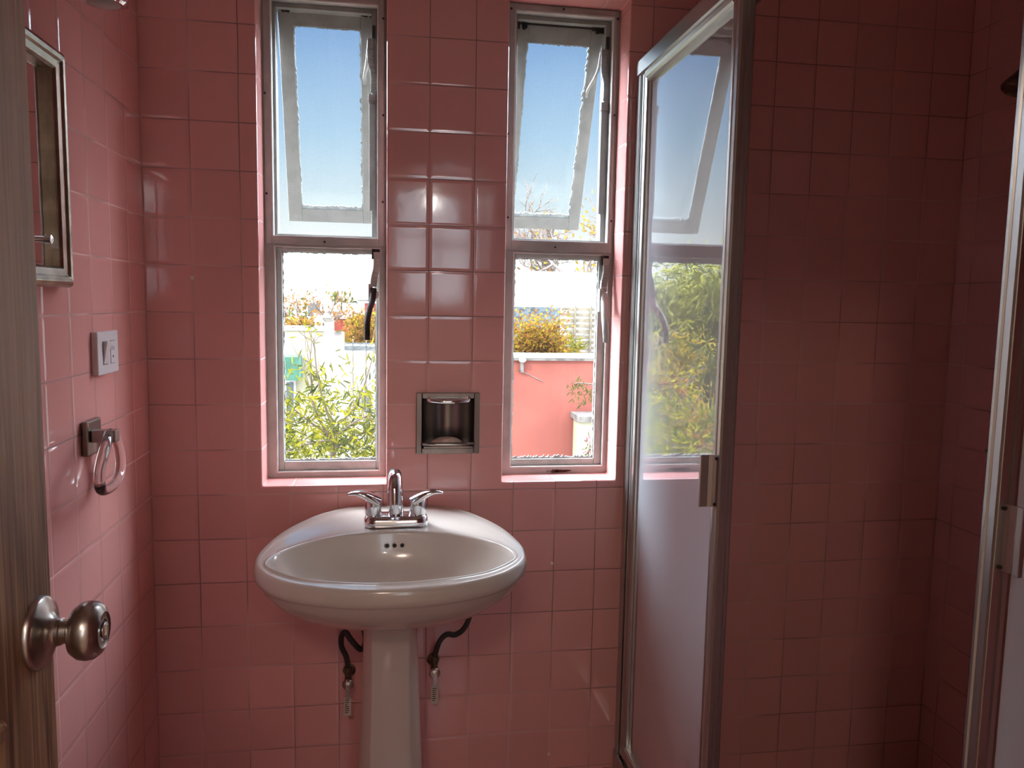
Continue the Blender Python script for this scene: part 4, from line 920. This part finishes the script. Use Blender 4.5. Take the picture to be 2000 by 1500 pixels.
c = at(1152, 856, 5.9); bush('flowering_plant', (c.x, 5.9, c.z - .13), (.06, .06, .26), 'pink flowering potted plant before the cream pillar', 'plant', 'leaf_green', 90, .06, .02, leaf2='flower')
hb_ = empty('hanging_branch', (1.9, 3.4, GZ)); tag(hb_, 'drooping branch with narrow leaves before the coral wall', 'branch')
bm = new_bm(); tips = []; bp = spline([at(1290, 820, 3.6), at(1230, 770, 3.6), at(1165, 752, 3.6), at(1122, 748, 3.6)], 6); tube(bm, [(bp[0].x + .1, 3.6, GZ), bp[0]], [.03, .014], 6); tube(bm, bp, [.012 - .0004 * i for i in range(len(bp))], 6)
lv = Leaves()
for i in range(170):
    p = random.choice(bp[8:]); q = p + rv(.035) + Vector((0, 0, -abs(random.gauss(0, .055)))); lv.leaf(q, Vector((-.2, 0, -.6)) + rv(.45), random.uniform(.035, .06), .009)
obj('branch_wood', bm, M['bark'], hb_); raw('foliage', lv.v, lv.f, M['leaf_green'], hb_)
# --- garden to the left, mirrored in the shower glass
def mx(px_, py_, Y): return atm(px_, py_, Y)
for i, (px_, py_, Y, h, rw, lab) in enumerate(((1290, 500, 15, 6.2, 1.35, 'feathery green tree, the nearest of the garden trees'), (1352, 488, 18, 6.8, 1.5, 'tall feathery green tree in the middle of the garden'), (1398, 500, 13.5, 6.2, 1.3, 'feathery green tree at the far left of the garden'), (1240, 520, 19.4, 6.0, 1.5, 'feathery green tree near the cream building'))):
    c = mx(px_, py_ + 20, Y)
    e = bush('feathery_tree', (c.x, Y, c.z - 1.35), (rw, 1.1, 1.85), lab, 'tree', 'leaf_feather', 5000, .20, .035, hang=.9, group='feathery garden trees', leaf2='leaf_green')
    bm = new_bm(); tube(bm, [(c.x, Y, GZ), (c.x + .1, Y, c.z - 2)], [.12, .06], 8); obj('trunk', bm, M['bark'], e)
a, b = mx(1215, 722, 21), mx(1460, 722, 21)
ow = empty('orange_wall', ((a.x + b.x) / 2, 21, GZ)); tag(ow, 'orange garden wall behind the feathery trees', 'wall')
block('wall_body', min(a.x, b.x), max(a.x, b.x), 21, 21.2, GZ, a.z, 'orange_wall', ow)
a, b = mx(1345, 792, 18.6), mx(1460, 792, 18.6); tag(bush('green_hedge', ((a.x + b.x) / 2, 18.6, a.z - .6), (abs(a.x - b.x) / 2, .6, .7), 'bright green hedge in front of the orange wall', 'hedge', 'grass', 2400, .12, .07))
for i, (px_, py_, Y, rr, mt, lab) in enumerate(((1290, 760, 7.5, .42, 'leaf_amber', 'amber shrub nearest the garden wall'), (1330, 700, 9.5, .6, 'leaf_gold', 'golden shrub among the feathery trees'), (1265, 840, 5.4, .42, 'leaf_green', 'dark leafy shrub low in the garden'), (1335, 860, 7.0, .5, 'leaf_amber', 'brownish shrub low in the garden'), (1395, 840, 8.0, .45, 'leaf_yellow', 'yellow green shrub at the garden edge'))):
    c = mx(px_, py_, Y); bush('garden_shrub', (c.x, Y, c.z), (rr, .4, rr * .8), lab, 'shrub', mt, 900, .11, .02, leaf2='leaf_green', group='garden shrubs')
c = mx(1330, 700, 11.5); tree('garden_tree', (c.x, 11.5, GZ), c.z - GZ, 'small branching tree with thin leaves in the garden', 'tree', 'leaf_gold', 500, .09, .03, depth=5, spread=.5, bark='bark', cl=.1)

# ------------------------------------------------------------------ light
w = bpy.data.worlds.new('World'); SC.world = w; w.use_nodes = True; nt = w.node_tree; nt.nodes.clear()
class WN(NT):
    def __init__(s): s.t = nt
W_ = WN(); out = nt.nodes.new('ShaderNodeOutputWorld'); bg = nt.nodes.new('ShaderNodeBackground')
tc_ = nt.nodes.new('ShaderNodeTexCoord'); spx = nt.nodes.new('ShaderNodeSeparateXYZ'); nt.links.new(tc_.outputs['Generated'], spx.inputs[0])
X_, Y_, Z_ = spx.outputs
cr = nt.nodes.new('ShaderNodeValToRGB'); nt.links.new(Z_, cr.inputs[0])
els = cr.color_ramp.elements
els[0].position = 0.0; els[0].color = (1.6, 1.65, 1.6, 1)
els[1].position = 1.0; els[1].color = (.25, .45, .9, 1)
for p_, c_ in ((.05, (1.25, 1.35, 1.35, 1)), (.10, (.98, 1.12, 1.16, 1)), (.15, (.76, .98, 1.12, 1)), (.20, (.54, .82, 1.08, 1)), (.29, (.33, .58, .96, 1)), (.36, (.24, .47, .88, 1)), (.46, (.2, .4, .8, 1))):
    e_ = els.new(p_); e_.color = c_
# sky glow added out of view, overhead, both sides and behind, fills the room
hz = W_.ss(Z_, .50, .85)
sky_fill = W_.m('MULTIPLY', hz, 9.0)
dt = nt.nodes.new('ShaderNodeVectorMath'); dt.operation = 'DOT_PRODUCT'; nt.links.new(tc_.outputs['Generated'], dt.inputs[0]); dt.inputs[1].default_value = Vector((.66, .46, .60)).normalized()
sky_fill = W_.m('ADD', sky_fill, W_.m('MULTIPLY', W_.ss(dt.outputs['Value'], .80, .98), 29.0))
dt2 = nt.nodes.new('ShaderNodeVectorMath'); dt2.operation = 'DOT_PRODUCT'; nt.links.new(tc_.outputs['Generated'], dt2.inputs[0]); dt2.inputs[1].default_value = Vector((-.70, .45, .60)).normalized()
sky_fill = W_.m('ADD', sky_fill, W_.m('MULTIPLY', W_.ss(dt2.outputs['Value'], .84, .97), 64.0))
back = W_.m('MULTIPLY', W_.ss(W_.m('MULTIPLY', Y_, -1), .2, .9), 5.0)
tot = W_.m('ADD', sky_fill, back)
sky_glow = nt.nodes.new('ShaderNodeVectorMath'); sky_glow.operation = 'SCALE'; sky_glow.inputs[0].default_value = (.88, .97, 1.10); nt.links.new(tot, sky_glow.inputs['Scale'])
addv = nt.nodes.new('ShaderNodeVectorMath'); addv.operation = 'ADD'; nt.links.new(cr.outputs[0], addv.inputs[0]); nt.links.new(sky_glow.outputs[0], addv.inputs[1])
nt.links.new(addv.outputs[0], bg.inputs[0]); bg.inputs[1].default_value = 1.0; nt.links.new(bg.outputs[0], out.inputs[0])
sl = bpy.data.lights.new('sun', 'SUN'); sl.energy = 4.5; sl.angle = .02; sl.color = (1, .95, .86); so_ = bpy.data.objects.new('sun', sl); COL.objects.link(so_)
so_.rotation_euler = Vector((.55, .62, -.60)).to_track_quat('-Z', 'Y').to_euler()
def portal(n, loc, rot, sx, sy):
    l = bpy.data.lights.new(n, 'AREA'); l.shape = 'RECTANGLE'; l.size = sx; l.size_y = sy; l.cycles.is_portal = True
    o = bpy.data.objects.new(n, l); COL.objects.link(o); o.location = loc; o.rotation_euler = rot
portal('portal', ((OL[0] + OL[1]) / 2, WT, (OL[2] + OL[3]) / 2), (-PI / 2, 0, 0), OL[1] - OL[0], OL[3] - OL[2])
portal('portal', ((OR[0] + OR[1]) / 2, WT, (OR[2] + OR[3]) / 2), (-PI / 2, 0, 0), OR[1] - OR[0], OR[3] - OR[2])
portal('portal', ((HW[0] + HW[1]) / 2, HY - .15, (HW[2] + HW[3]) / 2), (PI / 2, 0, 0), HW[1] - HW[0], HW[3] - HW[2])

# ------------------------------------------------------------------ camera and view
cd = bpy.data.cameras.new('camera'); cd.sensor_width = 36; cd.lens = FPX / 2000 * 36; cd.clip_start = .02; cd.clip_end = 400
co = bpy.data.objects.new('camera', cd); COL.objects.link(co)
z_ = -FW.normalized(); x_ = RT.normalized(); y_ = z_.cross(x_).normalized(); x_ = y_.cross(z_)
co.matrix_world = Matrix(((x_.x, y_.x, z_.x, CAM.x), (x_.y, y_.y, z_.y, CAM.y), (x_.z, y_.z, z_.z, CAM.z), (0, 0, 0, 1)))
SC.camera = co
vs = SC.view_settings; vs.view_transform = 'Standard'; vs.look = 'None'; vs.gamma = 1; vs.use_curve_mapping = False; vs.exposure = 0.0
cy = SC.cycles; cy.max_bounces = 12; cy.diffuse_bounces = 5; cy.glossy_bounces = 4; cy.transmission_bounces = 6; cy.transparent_max_bounces = 16; cy.use_adaptive_sampling = True; cy.adaptive_threshold = 0.05; cy.use_light_tree = False
cy.use_denoising = True; cy.sample_clamp_indirect = 8; cy.caustics_reflective = False; cy.caustics_refractive = False
